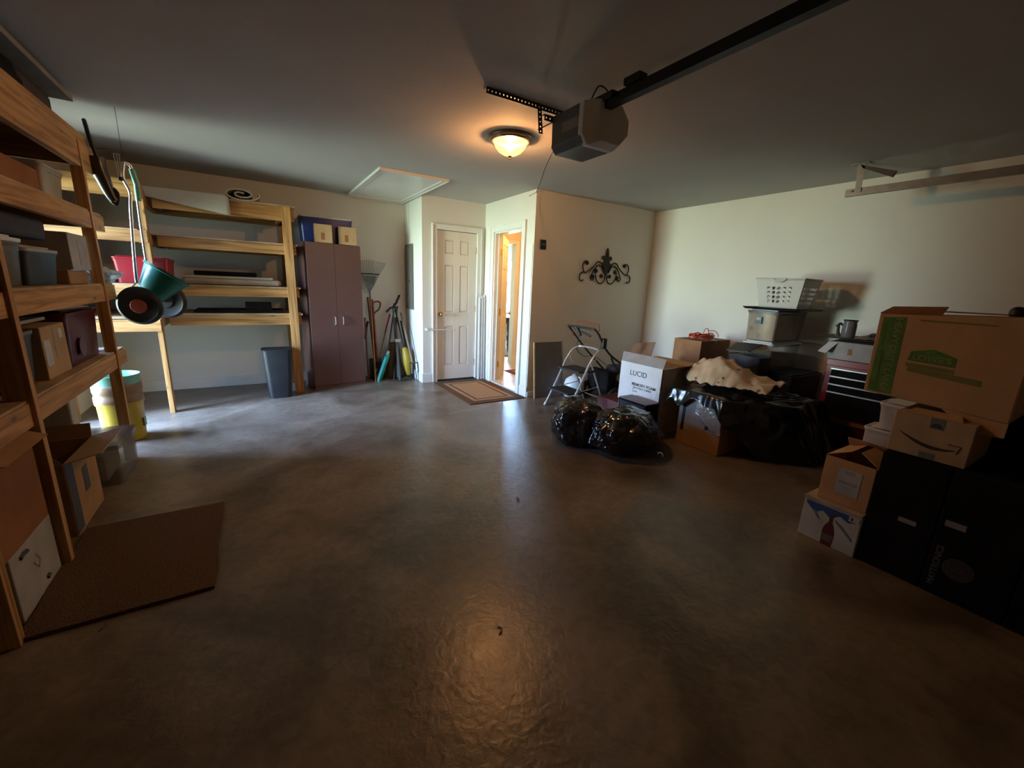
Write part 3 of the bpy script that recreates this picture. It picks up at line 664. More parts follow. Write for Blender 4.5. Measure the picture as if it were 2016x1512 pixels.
# --- on the back shelving
def drop(u, v):      # sheet draped over the top front rail
    x = -.95+.80*u; s_ = v*.75
    if s_ < .5: return (x+.02*v, 5.95-s_, 2.135+.012*math.sin(u*5)+.02*u)
    k = (s_-.5); return (x+.02*v, 5.45-.03*k-.012, 2.135+.02*u-(k*(.25+.55*u)))
one('foam_sheet', G().sheet(drop, 24, 30, .006), mat('white foam', (.50, .49, .42), .8, var=.04), 'pale foam sheet lying on top of the back shelving, one corner hanging down', 'sheet', smooth='all')
sp_ = []
for k in range(60):
    q = k/60*math.pi*4+.6; r = .018+.0029*k/1.9; sp_.append((q, r))
g = G(); V = []; 
for q, r in sp_:
    V.append((r*1.55*math.cos(q), r*.62*math.sin(q)))
pts = [(-.02+a, 5.42, 2.175+b) for a, b in V]
g = G()
for i in range(len(pts)-1):
    p, q_ = Vector(pts[i]), Vector(pts[i+1]); n_ = Vector((q_.z-p.z, 0, p.x-q_.x)); n_ = n_.normalized()*.006 if n_.length > 0 else Vector((0, 0, .004))
    g.poly([p-n_, q_-n_, q_+n_, p+n_], (0, .55, 0))
one('rolled_carpet', g, FOAMB, 'loosely rolled beige carpet padding on top of the back shelving', 'roll')
t = tote('red_bin', -1.06, -.66, 5.13, 5.55, 1.243, 1.485, REDP, REDP, 'bright red bin on the back shelving beside the hanging spreader')
one('flat_box', B(-.62, .28, 5.5, 5.95, 1.243, 1.31), FOAMB, 'long beige folded mattress pad on the third back shelf', 'pad', bev=.03)
one('white_board', B(-.60, .20, 5.52, 5.92, 1.312, 1.335), mat('cream board', (.5, .46, .36), .7), 'cream board lying on the beige mattress pad', 'board')
one('black_bundle', B(-.52, .05, 5.56, 5.86, 1.337, 1.385), BLACKM, 'thin black bundle on the cream board', 'bundle', bev=.015)
one('dark_pad', B(-.55, .28, 5.5, 5.9, .947, .975), BLACKM, 'thin dark board on the lowest back shelf', 'board')
t = thing('wire_basket', 'small dark grid basket standing at the right of the lowest back shelf', 'basket', (.05, 5.7, .977))
g = G()
for k in range(8): g.box(-.09+k*.036, -.084+k*.036, 5.60, 5.606, .977, 1.06)
for k in range(4): g.box(-.09, .168, 5.60, 5.606, .977+k*.026, .983+k*.026)
obj('grid', g, DSTEEL, t); obj('basket_back', B(-.09, .168, 5.72, 5.73, .977, 1.06), DSTEEL, t); obj('basket_base', B(-.09, .168, 5.606, 5.72, .977, .985), DSTEEL, t)

# waste basket
t = thing('waste_basket', 'black plastic waste basket on the floor under the back shelving', 'basket', (.16, 5.3, 0))
obj('basket_body', G().tub(.055, .285, 5.24, 5.42, 0, .56, .035, .004, .05), BLACK, t, smooth=True)
obj('rim', G().tub(.018, .322, 5.203, 5.457, .548, .56, .002, .012, .05), BLACK, t, smooth=True)
carton('small_box', .30, .43, 5.52, 5.68, 0, .10, LGREY, 'small white and grey box on the floor behind the right shelf post', seam=False)
carton('small_box', .31, .42, 5.54, 5.66, .102, .22, CARD2, 'small brown box stacked behind the right shelf post', seam=False)

# ============================================================ CABINET
rz = R(10.5); cx0, cy0 = .553, 5.475; cw, cd, ch = .645, .36, 1.765
cb = thing('storage_cabinet', 'tall brown two door laminate cabinet between the shelving and the rake', 'cabinet', (cx0+.3, cy0+.2, 0))
CMt = Matrix.Translation((cx0, cy0, 0)) @ Matrix.Rotation(rz, 4, 'Z')
def cab(g): g.v = [CMt @ p for p in g.v]; return g
obj('cabinet_body', cab(B(0, cw, .018, cd, .0, ch)), CABM, cb)
obj('plinth', cab(B(.005, cw-.005, .004, .018, 0, .035)), CABM, cb)
for i in range(2):
    xa = .002+i*cw/2
    dd = obj('door', cab(B(xa, xa+cw/2-.004, 0, .017, .04, ch-.004)), CABM, cb, bev=.002)
    xh = cw/2-.035 if i == 0 else cw/2+.06
    hg = G().tube([(xh, 0, .80), (xh, -.025, .81), (xh, -.025, .89), (xh, 0, .90)], .005, 8)
    obj('handle', cab(hg), CHROME, dd if '_o' in dd.keys() else cb)
t = tote('blue_tote', .53, 1.12, 5.64, 5.96, 1.767, 2.085, BLUE, mat('white lid', (.5, .5, .47), .5), 'large blue tote with white lid on top of the brown cabinet')
for i, (a_, b_, lb) in enumerate(((.665, .86, 'small cardboard box before the blue tote, left of the pair'), (.935, 1.145, 'small cardboard box before the blue tote, right of the pair'))):
    c = carton('small_carton', a_, b_, 5.53+.04*i, 5.615+.0*i, 1.767, 1.975, CARD3, lb, group='small cartons on the cabinet', seam=False)
    obj('tape_patch', B(a_+.07, a_+.11, 5.5285+.04*i, 5.5315+.04*i, 1.80, 1.88), CARD2, c)

# ============================================================ TOOLS IN THE CORNER
def P(*a): return [Vector(p) for p in a]
t = thing('leaf_rake', 'leaf rake standing upside down against the back wall beside the cabinet', 'rake', (1.36, 5.85, 0))
obj('handle', G().tube([(1.33, 5.66, 0), (1.365, 5.93, 1.12)], .012, 10), ASHWD, t, smooth=True)
obj('socket', G().cyl((1.365, 5.93, 1.10), (1.368, 5.95, 1.22), .014, .010), GALV, t)
g = G()
for k in range(19):
    f = (k-9)/9; bx = 1.368+f*.13; g.tube([(1.368+f*.012, 5.952, 1.21), (bx, 5.965, 1.43), (1.368+f*.225, 5.985, 1.60-.02*abs(f)), (1.368+f*.23, 5.95, 1.625-.03*abs(f))], .0035, 5)
obj('tines', g, GALV, t)
obj('cross_band', G().tube([(1.24, 5.958, 1.44), (1.368, 5.955, 1.445), (1.50, 5.958, 1.44)], .008, 6), DSTEEL, t)
obj('fan_plate', G().poly([(1.36, 5.957, 1.20), (1.376, 5.957, 1.20), (1.47, 5.963, 1.42), (1.265, 5.963, 1.42)], (0, .003, 0)), mat('grey fan', (.10, .10, .09), .5), t)
def toolh(name, label, a, b, r, m, group='long handled tools in the corner'):
    t = thing(name, label, 'tool', tuple(a), None)
    obj('handle', G().tube([a, ((a[0]+b[0])/2, (a[1]+b[1])/2, (a[2]+b[2])/2), b], r, 10), m, t, smooth=True); return t
t = toolh('hoe', 'dark curved handle leaning next to the cabinet side', (1.27, 5.80, 0), (1.29, 5.98, .85), .011, REDW)
obj('grip', G().tube([(1.285, 5.96, .55), (1.30, 5.97, .70), (1.33, 5.98, .80)], .016, 8), BLACK, t, smooth=True)
t = toolh('digging_shovel', 'red brown shovel with D shaped grip leaning in the corner', (1.40, 5.78, .06), (1.40, 5.98, 1.10), .016, REDW)
obj('grip', G().tube([(1.40, 5.975, 1.00), (1.42, 5.975, 1.06), (1.47, 5.975, 1.075), (1.51, 5.975, 1.05), (1.49, 5.975, .97), (1.44, 5.97, .93), (1.41, 5.965, .90)], .012, 8, sub=3), REDW, t, smooth=True)
obj('blade', G().sheet(lambda u, v: (1.33+.16*u, 5.77-.03*math.sin(math.pi*u), .0+.26*v), 8, 4, .003), DSTEEL, t)
t = toolh('garden_spade', 'dark brown wooden handled spade behind the red brown shovel', (1.37, 5.84, .25), (1.345, 6.0, 1.13), .014, REDW)
obj('blade', B(1.29, 1.46, 5.825, 5.832, 0, .30), mat('dark green blade', (.02, .035, .025), .5), t, bev=.003)
t = toolh('wood_post', 'short red brown wooden stake among the corner tools', (1.36, 5.74, 0), (1.41, 5.98, .72), .018, REDW)
t = toolh('teal_scoop', 'teal plastic scoop with dark handle on the floor in front of the tools', (1.52, 5.73, .34), (1.70, 5.98, .95), .011, DSTEEL)
g = G().sheet(lambda u, v: (1.37+.15*v+.08*(u-.5), 5.66+.06*v+.02*math.cos(math.pi*2*u), .0+.36*v-.02*math.cos(math.pi*6*u)*.4), 18, 8, .004)
obj('blade', g, TEAL, t, smooth='all')
obj('socket', G().cyl((1.50, 5.72, .31), (1.545, 5.745, .40), .018), LGREY, t)
t = toolh('loppers', 'black handled loppers standing among the corner tools', (1.60, 5.72, 0), (1.74, 5.96, 1.0), .010, DSTEEL)
obj('handle', G().tube([(1.66, 5.72, 0), (1.68, 5.96, 1.0)], .011, 8), mat('green grey handle', (.09, .11, .09), .5), t, smooth=True)
obj('grip', G().tube([(1.68, 5.95, 1.0), (1.73, 5.96, 1.06), (1.78, 5.97, 1.17)], .016, 8).tube([(1.58, 5.95, .93), (1.64, 5.95, .99), (1.75, 5.955, 1.0)], .014, 8), BLACK, t, smooth=True)
t = toolh('red_handled_rake', 'rake with a red upper handle slanting behind the teal scoop', (1.36, 5.74, .12), (1.56, 5.93, .66), .010, mat('grey handle', (.16, .15, .13), .5))
obj('grip', G().tube([(1.55, 5.92, .64), (1.64, 5.98, .90)], .012, 8), REDP, t, smooth=True)
t = toolh('string_trimmer', 'yellow and black electric trimmer standing in the corner', (1.78, 5.72, .30), (1.70, 5.97, 1.05), .012, BLACK)
obj('motor_housing', G().tube([(1.80, 5.70, .05), (1.80, 5.71, .2), (1.79, 5.73, .35), (1.77, 5.76, .44)], lambda u: .03+.03*math.sin(math.pi*u), 14, sub=3), YEL, t, smooth=True)
obj('guard', G().lathe((1.74, 5.68, 0), [(.10, 0), (.11, .012), (.06, .04), (.03, .05)], 20), DSTEEL, t, smooth=True)
t = toolh('garden_fork', 'steel garden fork standing tines down beside the electrical panel wall', (1.83, 5.58, .25), (1.79, 5.95, .92), .013, mat('grey ash handle', (.22, .17, .12), .5))
g = G().tube([(1.78, 5.56, .25), (1.90, 5.56, .25)], .008, 6)
for k in range(4): g.tube([(1.785+k*.036, 5.56, .25), (1.785+k*.037, 5.53, .12), (1.787+k*.039, 5.50, .0)], .005, 6)
obj('tines', g, DSTEEL, t)
t = toolh('edger', 'tool with white lower shaft leaning beside the garden fork', (1.87, 5.70, 0), (1.80, 6.0, .80), .012, BLACK)
obj('shaft_sleeve', G().tube([(1.865, 5.725, .06), (1.84, 5.83, .36)], .016, 10), WHITE, t, smooth=True)
t = toolh('stake_bundle', 'dark grey bundle of stakes standing in the middle of the tools', (1.66, 5.62, 0), (1.70, 5.95, .85), .02, mat('stake', (.07, .065, .05), .7))
obj('clip', B(1.655, 1.735, 5.80, 5.84, .52, .56), LGREY, t)
t = thing('yard_waste_bag', 'olive brown bag slumped on the floor behind the corner tools', 'bag', (1.66, 5.86, 0))
def ybag(u, v):
    a = 2*math.pi*u; r = .14*(1-.55*v)*(1+.15*noise.noise((math.cos(a)*2, math.sin(a)*2, v*3)))
    return (1.66+r*math.cos(a), 5.88+r*.7*math.sin(a), .005+.5*v)
obj('bag_body', G().sheet(ybag, 24, 10, .002), mat('olive cloth', (.10, .075, .03), .8), t, smooth='all')

# electrical panel and conduit
t = thing('electrical_panel', 'grey electrical panel on the narrow wall beside the corner tools', 'panel', (XJ, 5.89, 1.0))
obj('panel_box', B(XJ-.012, XJ-.0005, 5.715, 6.05, .98, 1.87), PANELG, t, bev=.002); obj('panel_door', B(XJ-.018, XJ-.012, 5.74, 6.03, 1.02, 1.83), PANELG, t, bev=.002)
obj('latch', B(XJ-.024, XJ-.018, 5.83, 5.86, 1.36, 1.38), DSTEEL, t)
one('conduit', G().cyl((XJ-.008, 5.905, 2.15), (XJ-.008, 5.905, H), .006), TRIM, 'thin painted conduit running up from the electrical panel to the ceiling', 'conduit')
# white tubes in corner by the door
for i, (xb, xt, lb) in enumerate(((2.712, 2.728, 'leftmost of the three white tubes standing in the corner between the doors'), (2.755, 2.768, 'middle one of the three white tubes standing in the corner between the doors'), (2.79, 2.80, 'rightmost of the three white tubes standing in the corner between the doors'))):
    one('white_tube', G().cyl((xb, 5.26, 0), (xt, 5.30, 1.18+.02*i), .0165), WHITE, lb, 'tube', 'white tubes by the door', smooth=True)
t = thing('latch_bar', 'thin white bar sticking out across the closed white door', 'bar', (2.16, 5.3, .73))
obj('bar', G().cyl((1.955, 5.31, .742), (2.37, 5.31, .735), .008), WHITE, t); obj('bracket', B(1.945, 1.965, 5.31, YJ, .73, .755), WHITE, t)

# ============================================================ WALL DECOR
t = thing('wall_scroll', 'dark wrought iron scroll ornament with a fleur de lis on the back wall', 'wall decor', (3.98, YD-.02, 1.5))
Yd = YD-.018
def wp(px, py):   # local sketch units -> wall
    return (3.985+px, Yd, 1.60+py)
def crv(L, r=.0075): return G().tube([wp(*p) for p in L], r, 8, sub=6)
for s_ in (-1, 1):
    g = G()
    for L in ([(0.03, .0), (.10, .10), (.17, .11), (.22, .06), (.30, .0), (.37, -.03), (.41, .03), (.40, .09), (.36, .11), (.33, .085)],
              [(.37, -.03), (.42, -.03), (.455, -.07), (.445, -.12), (.41, -.135), (.39, -.12)],
              [(.04, -.02), (.09, .06), (.15, .07), (.2, .03), (.25, -.04), (.27, -.09), (.24, -.12), (.215, -.09), (.235, -.06)],
              [(.02, -.05), (.02, -.10), (.06, -.15), (.12, -.15), (.17, -.10), (.19, -.02)]):
        g.tube([wp(s_*a, b) for a, b in L], .0075, 8, sub=6)
    obj('scroll', g, IRON, t, smooth=True)
    for a, b in ((.335, .09), (.22, -.075), (.075, -.06), (.17, .0)):
        obj('leaf_boss', G().lathe((3.985+s_*a, Yd+.006, 1.60+b), [(0, -.02), (.018, -.016), (.027, 0), (.02, .01)], 14, (0, -1, 0)), IRON, t, smooth=True)
g = G()
g.poly([wp(*p) for p in ((0, .30), (.02, .265), (.028, .22), (.018, .18), (.05, .195), (.085, .185), (.09, .16), (.065, .14), (.045, .145), (.05, .11), (.08, .10), (.075, .06), (.04, .045), (.03, -.03), (0, -.06), (-.03, -.03), (-.04, .045), (-.08, .07), (-.075, .11), (-.05, .12), (-.045, .15), (-.065, .145), (-.09, .165), (-.085, .19), (-.05, .2), (-.018, .18), (-.028, .22), (-.02, .265))], (0, .012, 0))
obj('fleur_plate', g, IRON, t, bev=.003)
t = thing('door_keypad', 'small black garage keypad on the back wall beside the doorway', 'keypad', (2.945, YD-.02, 1.81))
obj('housing', B(2.90, 2.985, YD-.022, YD, 1.80, 1.905), BLACK, t, bev=.006); obj('button_bar', B(2.925, 2.965, YD-.025, YD-.021, 1.848, 1.856), LGREY, t)
t = thing('leaning_panel', 'dark grey rectangular board with pale edge leaning on the back wall', 'board', (3.1, 4.08, 0))
q = [(2.905, 4.055, 0), (3.345, 4.055, 0), (3.31, 4.125, .695), (2.905, 4.125, .695)]
obj('board_face', G().poly(q, (0, .014, .0)), GREYP, t); obj('pale_edge', G().poly([(2.885, 4.05, 0), (2.905, 4.05, 0), (2.905, 4.12, .70), (2.885, 4.12, .70)], (0, .02, 0)), CARD3, t)
obj('pale_edge', G().poly([(3.345, 4.05, 0), (3.365, 4.05, 0), (3.325, 4.12, .70), (3.31, 4.12, .70)], (0, .02, 0)), LGREY, t)

# ============================================================ CEILING LAMP, OPENER, TRACK
LX, LY = 1.735, 2.93
t = thing('ceiling_lamp', 'flush ceiling lamp with brass rim and ribbed glass bowl, switched on', 'lamp', (LX, LY, H))
obj('rim', G().lathe((LX, LY, H), [(.10, 0), (.165, 0), (.168, -.010), (.158, -.022), (.148, -.024), (.140, -.034), (.128, -.034), (.12, -.01)], 48), mat('antique brass', (.42, .28, .16), .3, metal=.9, var=.05), t, smooth=True)
prof = [(.124, -.03), (.122, -.045), (.108, -.075), (.085, -.10), (.055, -.118), (.028, -.127), (.015, -.13)]
gb = G(); n = 64
V = []
for r_, z_ in prof:
    for k in range(n): rr = r_*(1+.018*(k % 2)); V.append((LX+rr*math.cos(2*math.pi*k/n), LY+rr*math.sin(2*math.pi*k/n), H+z_))
F = [(i*n+k, i*n+(k+1) % n, (i+1)*n+(k+1) % n, (i+1)*n+k) for i in range(len(prof)-1) for k in range(n)]+[tuple(range((len(prof)-1)*n, len(prof)*n))]
gb.add(V, F)
def bowlmat():
    M = bpy.data.materials.new('lit ribbed glass'); M.use_nodes = True; t_ = M.node_tree; t_.nodes.clear()
    a = t_.nodes.new('ShaderNodeBsdfTransparent'); a.inputs[0].default_value = (1, .93, .82, 1)
    e = t_.nodes.new('ShaderNodeEmission'); e.inputs[0].default_value = (1, .62, .24, 1); e.inputs[1].default_value = 1.6
    gl = t_.nodes.new('ShaderNodeBsdfGlossy'); gl.inputs['Roughness'].default_value = .2
    x = t_.nodes.new('ShaderNodeMixShader'); x.inputs[0].default_value = .42; t_.links.new(a.outputs[0], x.inputs[1]); t_.links.new(e.outputs[0], x.inputs[2])
    y = t_.nodes.new('ShaderNodeMixShader'); y.inputs[0].default_value = .06; t_.links.new(x.outputs[0], y.inputs[1]); t_.links.new(gl.outputs[0], y.inputs[2])
    o = t_.nodes.new('ShaderNodeOutputMaterial'); t_.links.new(y.outputs[0], o.inputs[0]); return M
obj('glass_bowl', gb, bowlmat(), t)
obj('finial', G().lathe((LX, LY, H-.155), [(.003, 0), (.008, .006), (.006, .014), (.012, .022), (.016, .027)], 16), mat('antique brass', (.42, .28, .16)), t, smooth=True)
obj('bulb', G().lathe((LX, LY, H-.095), [(.001, 0), (.02, .004), (.03, .02), (.03, .035), (.018, .055), (.012, .065)], 20), emat('warm bulb', (1, .50, .20), LAMP_STR/1.0), t, smooth=True)

t = thing('garage_opener', 'cream and grey garage door opener hanging below the ceiling on perforated brackets', 'opener', (1.64, 1.97, 2.1))
g = G(); x0, x1, y0, y1 = 1.525, 1.765, 1.86, 2.12
g.poly([(x0+.03, y0, 2.105), (x1-.0, y0, 2.105), (x1, y0, 2.30), (x0, y0, 2.30), (x0, y0, 2.14)], (0, y1-y0, 0))
obj('motor_housing', g, OPENG, t, bev=.006)
g = G(); P0 = [(x0-.005, 2.30), (x0-.005, 2.15), (x0+.035, 2.098), (x1-.02, 2.098), (x1+.045, 2.16), (x1+.045, 2.245), (x1-.02, 2.30)]
P1 = [(x0+.055, 2.30), (x0+.055, 2.165), (x0+.085, 2.115), (x1-.03, 2.115), (x1+.025, 2.17), (x1+.025, 2.24), (x1-.03, 2.30)]
n = len(P0); V = [(a, 1.88, b) for a, b in P0]+[(a, 1.845, b) for a, b in P0]+[(a, 1.785, b) for a, b in P1]
F = [tuple(range(n-1, -1, -1)), tuple(range(2*n, 3*n))]+[(k*n+i, k*n+(i+1) % n, (k+1)*n+(i+1) % n, (k+1)*n+i) for k in range(2) for i in range(n)]
obj('light_lens', G().add(V, F), OPENW, t, bev=.004)
obj('side_label', B(x0-.0015, x0, 1.88, 2.02, 2.19, 2.24), mat('opener label', (.26, .26, .24), .5), t)
def perf(p0, p1, w, up, nh, m, name='angle_bracket'):
    """perforated strip with round holes: built from bars leaving the holes open"""
    p0, p1, up = Vector(p0), Vector(p1), Vector(up).normalized(); d = (p1-p0); L_ = d.length; d.normalize(); nrm = d.cross(up)
    g = G(); hw = .0045
    def bar(a0, a1, b0, b1):
        q = [p0+d*a0+up*b0, p0+d*a1+up*b0, p0+d*a1+up*b1, p0+d*a0+up*b1]; g.poly(q, nrm*.002)
    bar(0, L_, 0, w/2-hw); bar(0, L_, w/2+hw, w)
    st_ = L_/nh; x = 0
    for k in range(nh):
        c = (k+.5)*st_; bar(x, c-hw, w/2-hw, w/2+hw); x = c+hw
    bar(x, L_, w/2-hw, w/2+hw)
    return obj(name, g, m, t)
perf((1.21, 2.33, H-.032), (1.76, 2.33, H-.032), .032, (0, 0, 1), 22, DSTEEL)
obj('angle_bracket', B(1.21, 1.76, 2.33, 2.36, H-.003, H), DSTEEL, t)
perf((1.56, 2.30, 2.27), (1.56, 2.33, H-.005), .03, (1, 0, 0), 6, DSTEEL)
perf((1.735, 2.30, 2.27), (1.735, 2.33, H-.005), .03, (1, 0, 0), 6, DSTEEL)
perf((1.47, 2.12, 2.27), (1.86, 2.12, 2.27), .03, (0, 0, 1), 15, DSTEEL)
obj('angle_bracket', B(1.47, 1.86, 2.12, 2.145, 2.30, 2.303), DSTEEL, t)
obj('brace', G().tube([(1.575, 2.13, 2.30), (1.575, 2.33, 2.30)], .004, 6).tube([(1.75, 2.13, 2.30), (1.75, 2.33, 2.30)], .004, 6), DSTEEL, t)
obj('rail', B(1.605, 1.65, -1.2, 1.92, 2.262, 2.292), RAILM, t)
obj('rail', B(1.62, 1.635, -1.2, 1.92, 2.292, 2.318), RAILM, t)
obj('sprocket_cover', B(1.59, 1.665, 1.72, 1.95, 2.29, 2.325), BLACK, t, bev=.006)
obj('trolley', B(1.60, 1.655, 1.56, 1.66, 2.318, 2.35), BLACK, t, bev=.004)
obj('wire', G().tube([(1.56, 1.84, 2.30), (1.57, 1.80, 2.355), (1.62, 1.79, 2.345), (1.65, 1.79, 2.30)], .004, 6, sub=5), BLACK, t)
obj('power_cord', G().tube([(1.53, 2.1, 2.12), (1.55, 2.2, 2.05), (1.70, 2.5, 1.99), (2.1, 3.2, 2.12), (2.55, 3.8, 2.3), (2.9, 4.13, 2.43)], .0022, 6, sub=5), LGREY, t)

t = thing('door_track', 'galvanised garage door track hanging from the ceiling at the right', 'track', (4.28, .3, 2.2))
g = B(4.270, 4.273, -1.2, 1.71, 2.20, 2.255); g.box(4.273, 4.305, -1.2, 1.71, 2.20, 2.203); g.box(4.273, 4.295, -1.2, 1.71, 2.252, 2.255); g.box(4.302, 4.305, -1.2, 1.71, 2.203, 2.215)
obj('rail', g, GALV, t)
obj('hanger', G().poly([(4.262, 1.60, 2.22), (4.262, 1.64, 2.22), (4.262, 1.66, H), (4.262, 1.61, H)], (.003, 0, 0)), GALV, t)
obj('hanger', G().poly([(4.262, 1.64, 2.43), (4.262, 1.62, 2.40), (4.262, 1.42, 2.30), (4.262, 1.40, 2.34)], (.03, 0, .0)), DSTEEL, t)
obj('hanger_foot', B(4.25, 4.30, 1.58, 1.70, H-.006, H), GALV, t)
obj('wheel_stop', G().cyl((4.262, 1.66, 2.235), (4.27, 1.66, 2.235), .008), DSTEEL, t)

# ============================================================ STEP STOOL
t = thing('step_stool', 'chrome two step stool with black treads before the back wall', 'step stool', (3.0, 3.57, 0))
for Y_ in (3.775, 3.37):
    obj('front_leg', G().tube([(2.85, Y_, .004), (3.0, Y_, .285), (3.125, Y_, .545)], .014, 12), CHROME, t, smooth=True)
obj('hand_rail', G().tube([(3.125, 3.775, .545), (3.20, 3.772, .645), (3.27, 3.74, .69), (3.29, 3.66, .70), (3.29, 3.48, .70), (3.27, 3.40, .69), (3.20, 3.373, .645), (3.125, 3.37, .545)], .0125, 12, sub=5), CHROME, t, smooth=True)
for Y_ in (3.745, 3.40):
    obj('rear_leg', G().tube([(3.16, Y_, .58), (3.30, Y_, .30), (3.44, Y_, .004)], .009, 10), CHROME, t, smooth=True)
    obj('link_bar', G().tube([(3.02, Y_, .225), (3.32, Y_, .26)], .005, 8), CHROME, t)
obj('rear_brace', G().tube([(3.38, 3.745, .12), (3.38, 3.40, .12)], .006, 8), CHROME, t)
def tread(x0, x1, y0, y1, z): return G().tub(x0, x1, y0, y1, z-.028, z-.02, .0, .004, .05).tub(x0, x1, y0, y1, z-.02, z, -.004, .06, .05)
def tr(x0, x1, z):
    g = B(x0, x1, 3.385, 3.76, z-.025, z); return obj('tread', g, mat('ribbed black rubber', (.028, .028, .028), .6, spec=.3), t, bev=.012)
tr(2.99, 3.26, .465); tr(2.86, 3.12, .225)
for x, z in ((2.85, 0), ): 
    for Y_ in (3.775, 3.37): obj('foot_cap', G().cyl((2.842, Y_, 0), (2.862, Y_, .035), .016), WHITE, t)
    for Y_ in (3.745, 3.40): obj('foot_cap', G().cyl((3.445, Y_, 0), (3.43, Y_, .03), .013), BLACK, t)

# ============================================================ LAWN MOWER
t = thing('lawn_mower', 'black lawn mower with raised folding handle by the back wall', 'mower', (3.95, 3.7, 0))
obj('handle', G().tube([(3.75, 3.95, .47), (3.52, 3.95, .67), (3.30, 3.95, .885), (3.265, 3.94, .915), (3.25, 3.90, .92), (3.25, 3.52, .925), (3.262, 3.465, .915), (3.31, 3.45, .86), (3.42, 3.45, .705), (3.56, 3.45, .59), (3.74, 3.45, .49)], .0125, 10, sub=2), BLACK, t, smooth=True)
obj('handle', G().tube([(3.78, 3.95, .45), (4.02, 3.94, .24)], .012, 10).tube([(3.53, 3.455, .62), (3.60, 3.455, .50), (3.80, 3.46, .36), (4.0, 3.46, .22)], .011, 10, sub=3), BLACK, t, smooth=True)
obj('bail_lever', G().tube([(3.31, 3.90, .80), (3.29, 3.885, .90), (3.30, 3.85, .97), (3.30, 3.80, .985), (3.30, 3.50, .985), (3.30, 3.455, .97), (3.31, 3.45, .90)], .0035, 8, sub=3), REDP, t, smooth=True)
obj('throttle', G().tube([(3.26, 3.80, .92), (3.27, 3.76, .87), (3.28, 3.73, .82)], lambda u: .03-.012*u, 10), BLACK, t, smooth=True)
obj('throttle', G().tube([(3.28, 3.72, .87), (3.30, 3.58, .83)], .012, 8), BLACK, t, smooth=True)
obj('cable_clamp', B(3.36, 3.42, 3.42, 3.47, .70, .82), BLACK, t, bev=.01)
obj('cable', G().tube([(3.28, 3.74, .82), (3.30, 3.80, .72), (3.36, 3.86, .62), (3.45, 3.82, .55), (3.60, 3.80, .54), (3.75, 3.7, .42)], .004, 6, sub=5), DSTEEL, t)
g = G().tub(3.62, 4.25, 3.46, 3.94, .09, .26, -.05, .02, .08); g.box(3.68, 4.18, 3.52, 3.88, .2, .245); obj('deck', g, BLACKM, t, smooth=True)
obj('engine', G().lathe((3.95, 3.70, .245), [(.16, 0), (.17, .03), (.17, .12), (.14, .17), (.06, .185)], 24), BLACK, t, smooth=True)
obj('engine_cover', G().lathe((3.86, 3.56, .28), [(.0, 0), (.05, .0), (.07, .02), (.07, .06), (.05, .08)], 20, (-.7, -.7, .2)), mat('mower grey', (.25, .25, .25), .4), t, smooth=True)
obj('grass_bag', B(3.565, 3.70, 3.50, 3.88, .13, .40), BLACKM, t, bev=.04)
for x, y in ((3.66, 3.46), (4.2, 3.46), (3.66, 3.94), (4.2, 3.94)):
    obj('wheel', G().lathe((x, y-.02, .10), [(.03, 0), (.09, .0), (.10, .01), (.10, .035), (.09, .045), (.03, .045)], 24, (0, 1, 0)), RUBB, t, smooth=True)
    obj('wheel_hub', G().lathe((x, y-.027, .10), [(.0, 0), (.045, 0), (.05, .012)], 20, (0, 1, 0)), LGREY, t, smooth=True)
# white jug / tank
t = thing('plastic_jug', 'round white plastic jug on the floor behind the step stool', 'jug', (3.42, 3.94, 0))
obj('jug_body', G().lathe((3.42, 3.94, 0), [(.10, 0), (.125, .02), (.13, .08), (.13, .17), (.11, .23), (.06, .265), (.03, .28)], 32), mat('bright white plastic', (.75, .76, .8), .45, var=.02), t, smooth=True)
obj('cap', G().cyl((3.42, 3.94, .278), (3.42, 3.94, .30), .03), LGREY, t)
obj('handle', G().tube([(3.42, 3.89, .26), (3.42, 3.83, .27), (3.42, 3.81, .20)], .009, 8, sub=3), WHITE, t)
# low flat things behind the bags
one('maroon_case', B(3.32, 3.66, 3.06, 3.40, 0, .16), mat('maroon plastic', (.09, .02, .02), .5), 'low maroon case on the floor between the mower and the white box', 'case', bev=.01)

# ============================================================ LUCID BOX + items around
t = thing('mattress_topper_box', 'tall white and brown memory foam mattress topper box with raised grey flap', 'box', (3.42, 2.75, 0))
obj('carton_body', G().tub(3.225, 3.60, 2.455, 2.98, 0, .655, .0, .006, .006), mat('dull brown card', (.46, .38, .29), .8), t)
obj('front_panel', G().poly([(3.218, 2.462, .305), (3.218, 2.985, .255), (3.218, 2.985, .655), (3.218, 2.462, .655)], (-.004, 0, 0)), WHITEC, t)
g = G().poly([(3.205, 2.462, .30), (3.214, 2.462, .655), (3.214, 2.49, .655), (3.195, 2.50, .30)], (-.002, 0, 0)); obj('edge_strip', g, WHITEC, t)
g = G().poly([(3.216, 2.46, .655), (3.216, 2.985, .655), (3.30, 3.05, .735), (3.30, 2.50, .735)], (0, 0, .004)); obj('flap', g, GREYC, t)
g = G().poly([(3.60, 2.46, .655), (3.60, 2.98, .655), (3.72, 2.95, .68), (3.72, 2.48, .68)], (0, 0, .004)); obj('flap', g, CARD3, t)
g = G().poly([(3.24, 2.455, .655), (3.59, 2.455, .655), (3.57, 2.36, .69), (3.28, 2.36, .69)], (0, 0, .004)); obj('flap', g, CARD3, t)
xf = 3.2125
text('lettering', 'LUCID', (xf, 2.745, .555), *MX, .075, INK, t)
text('lettering', 'MEMORY FOAM', (xf, 2.665, .445), *MX, .042, INK, t, bold=.0008)
text('lettering', 'MATTRESS TOPPER', (xf, 2.675, .41), *MX, .026, INK, t)
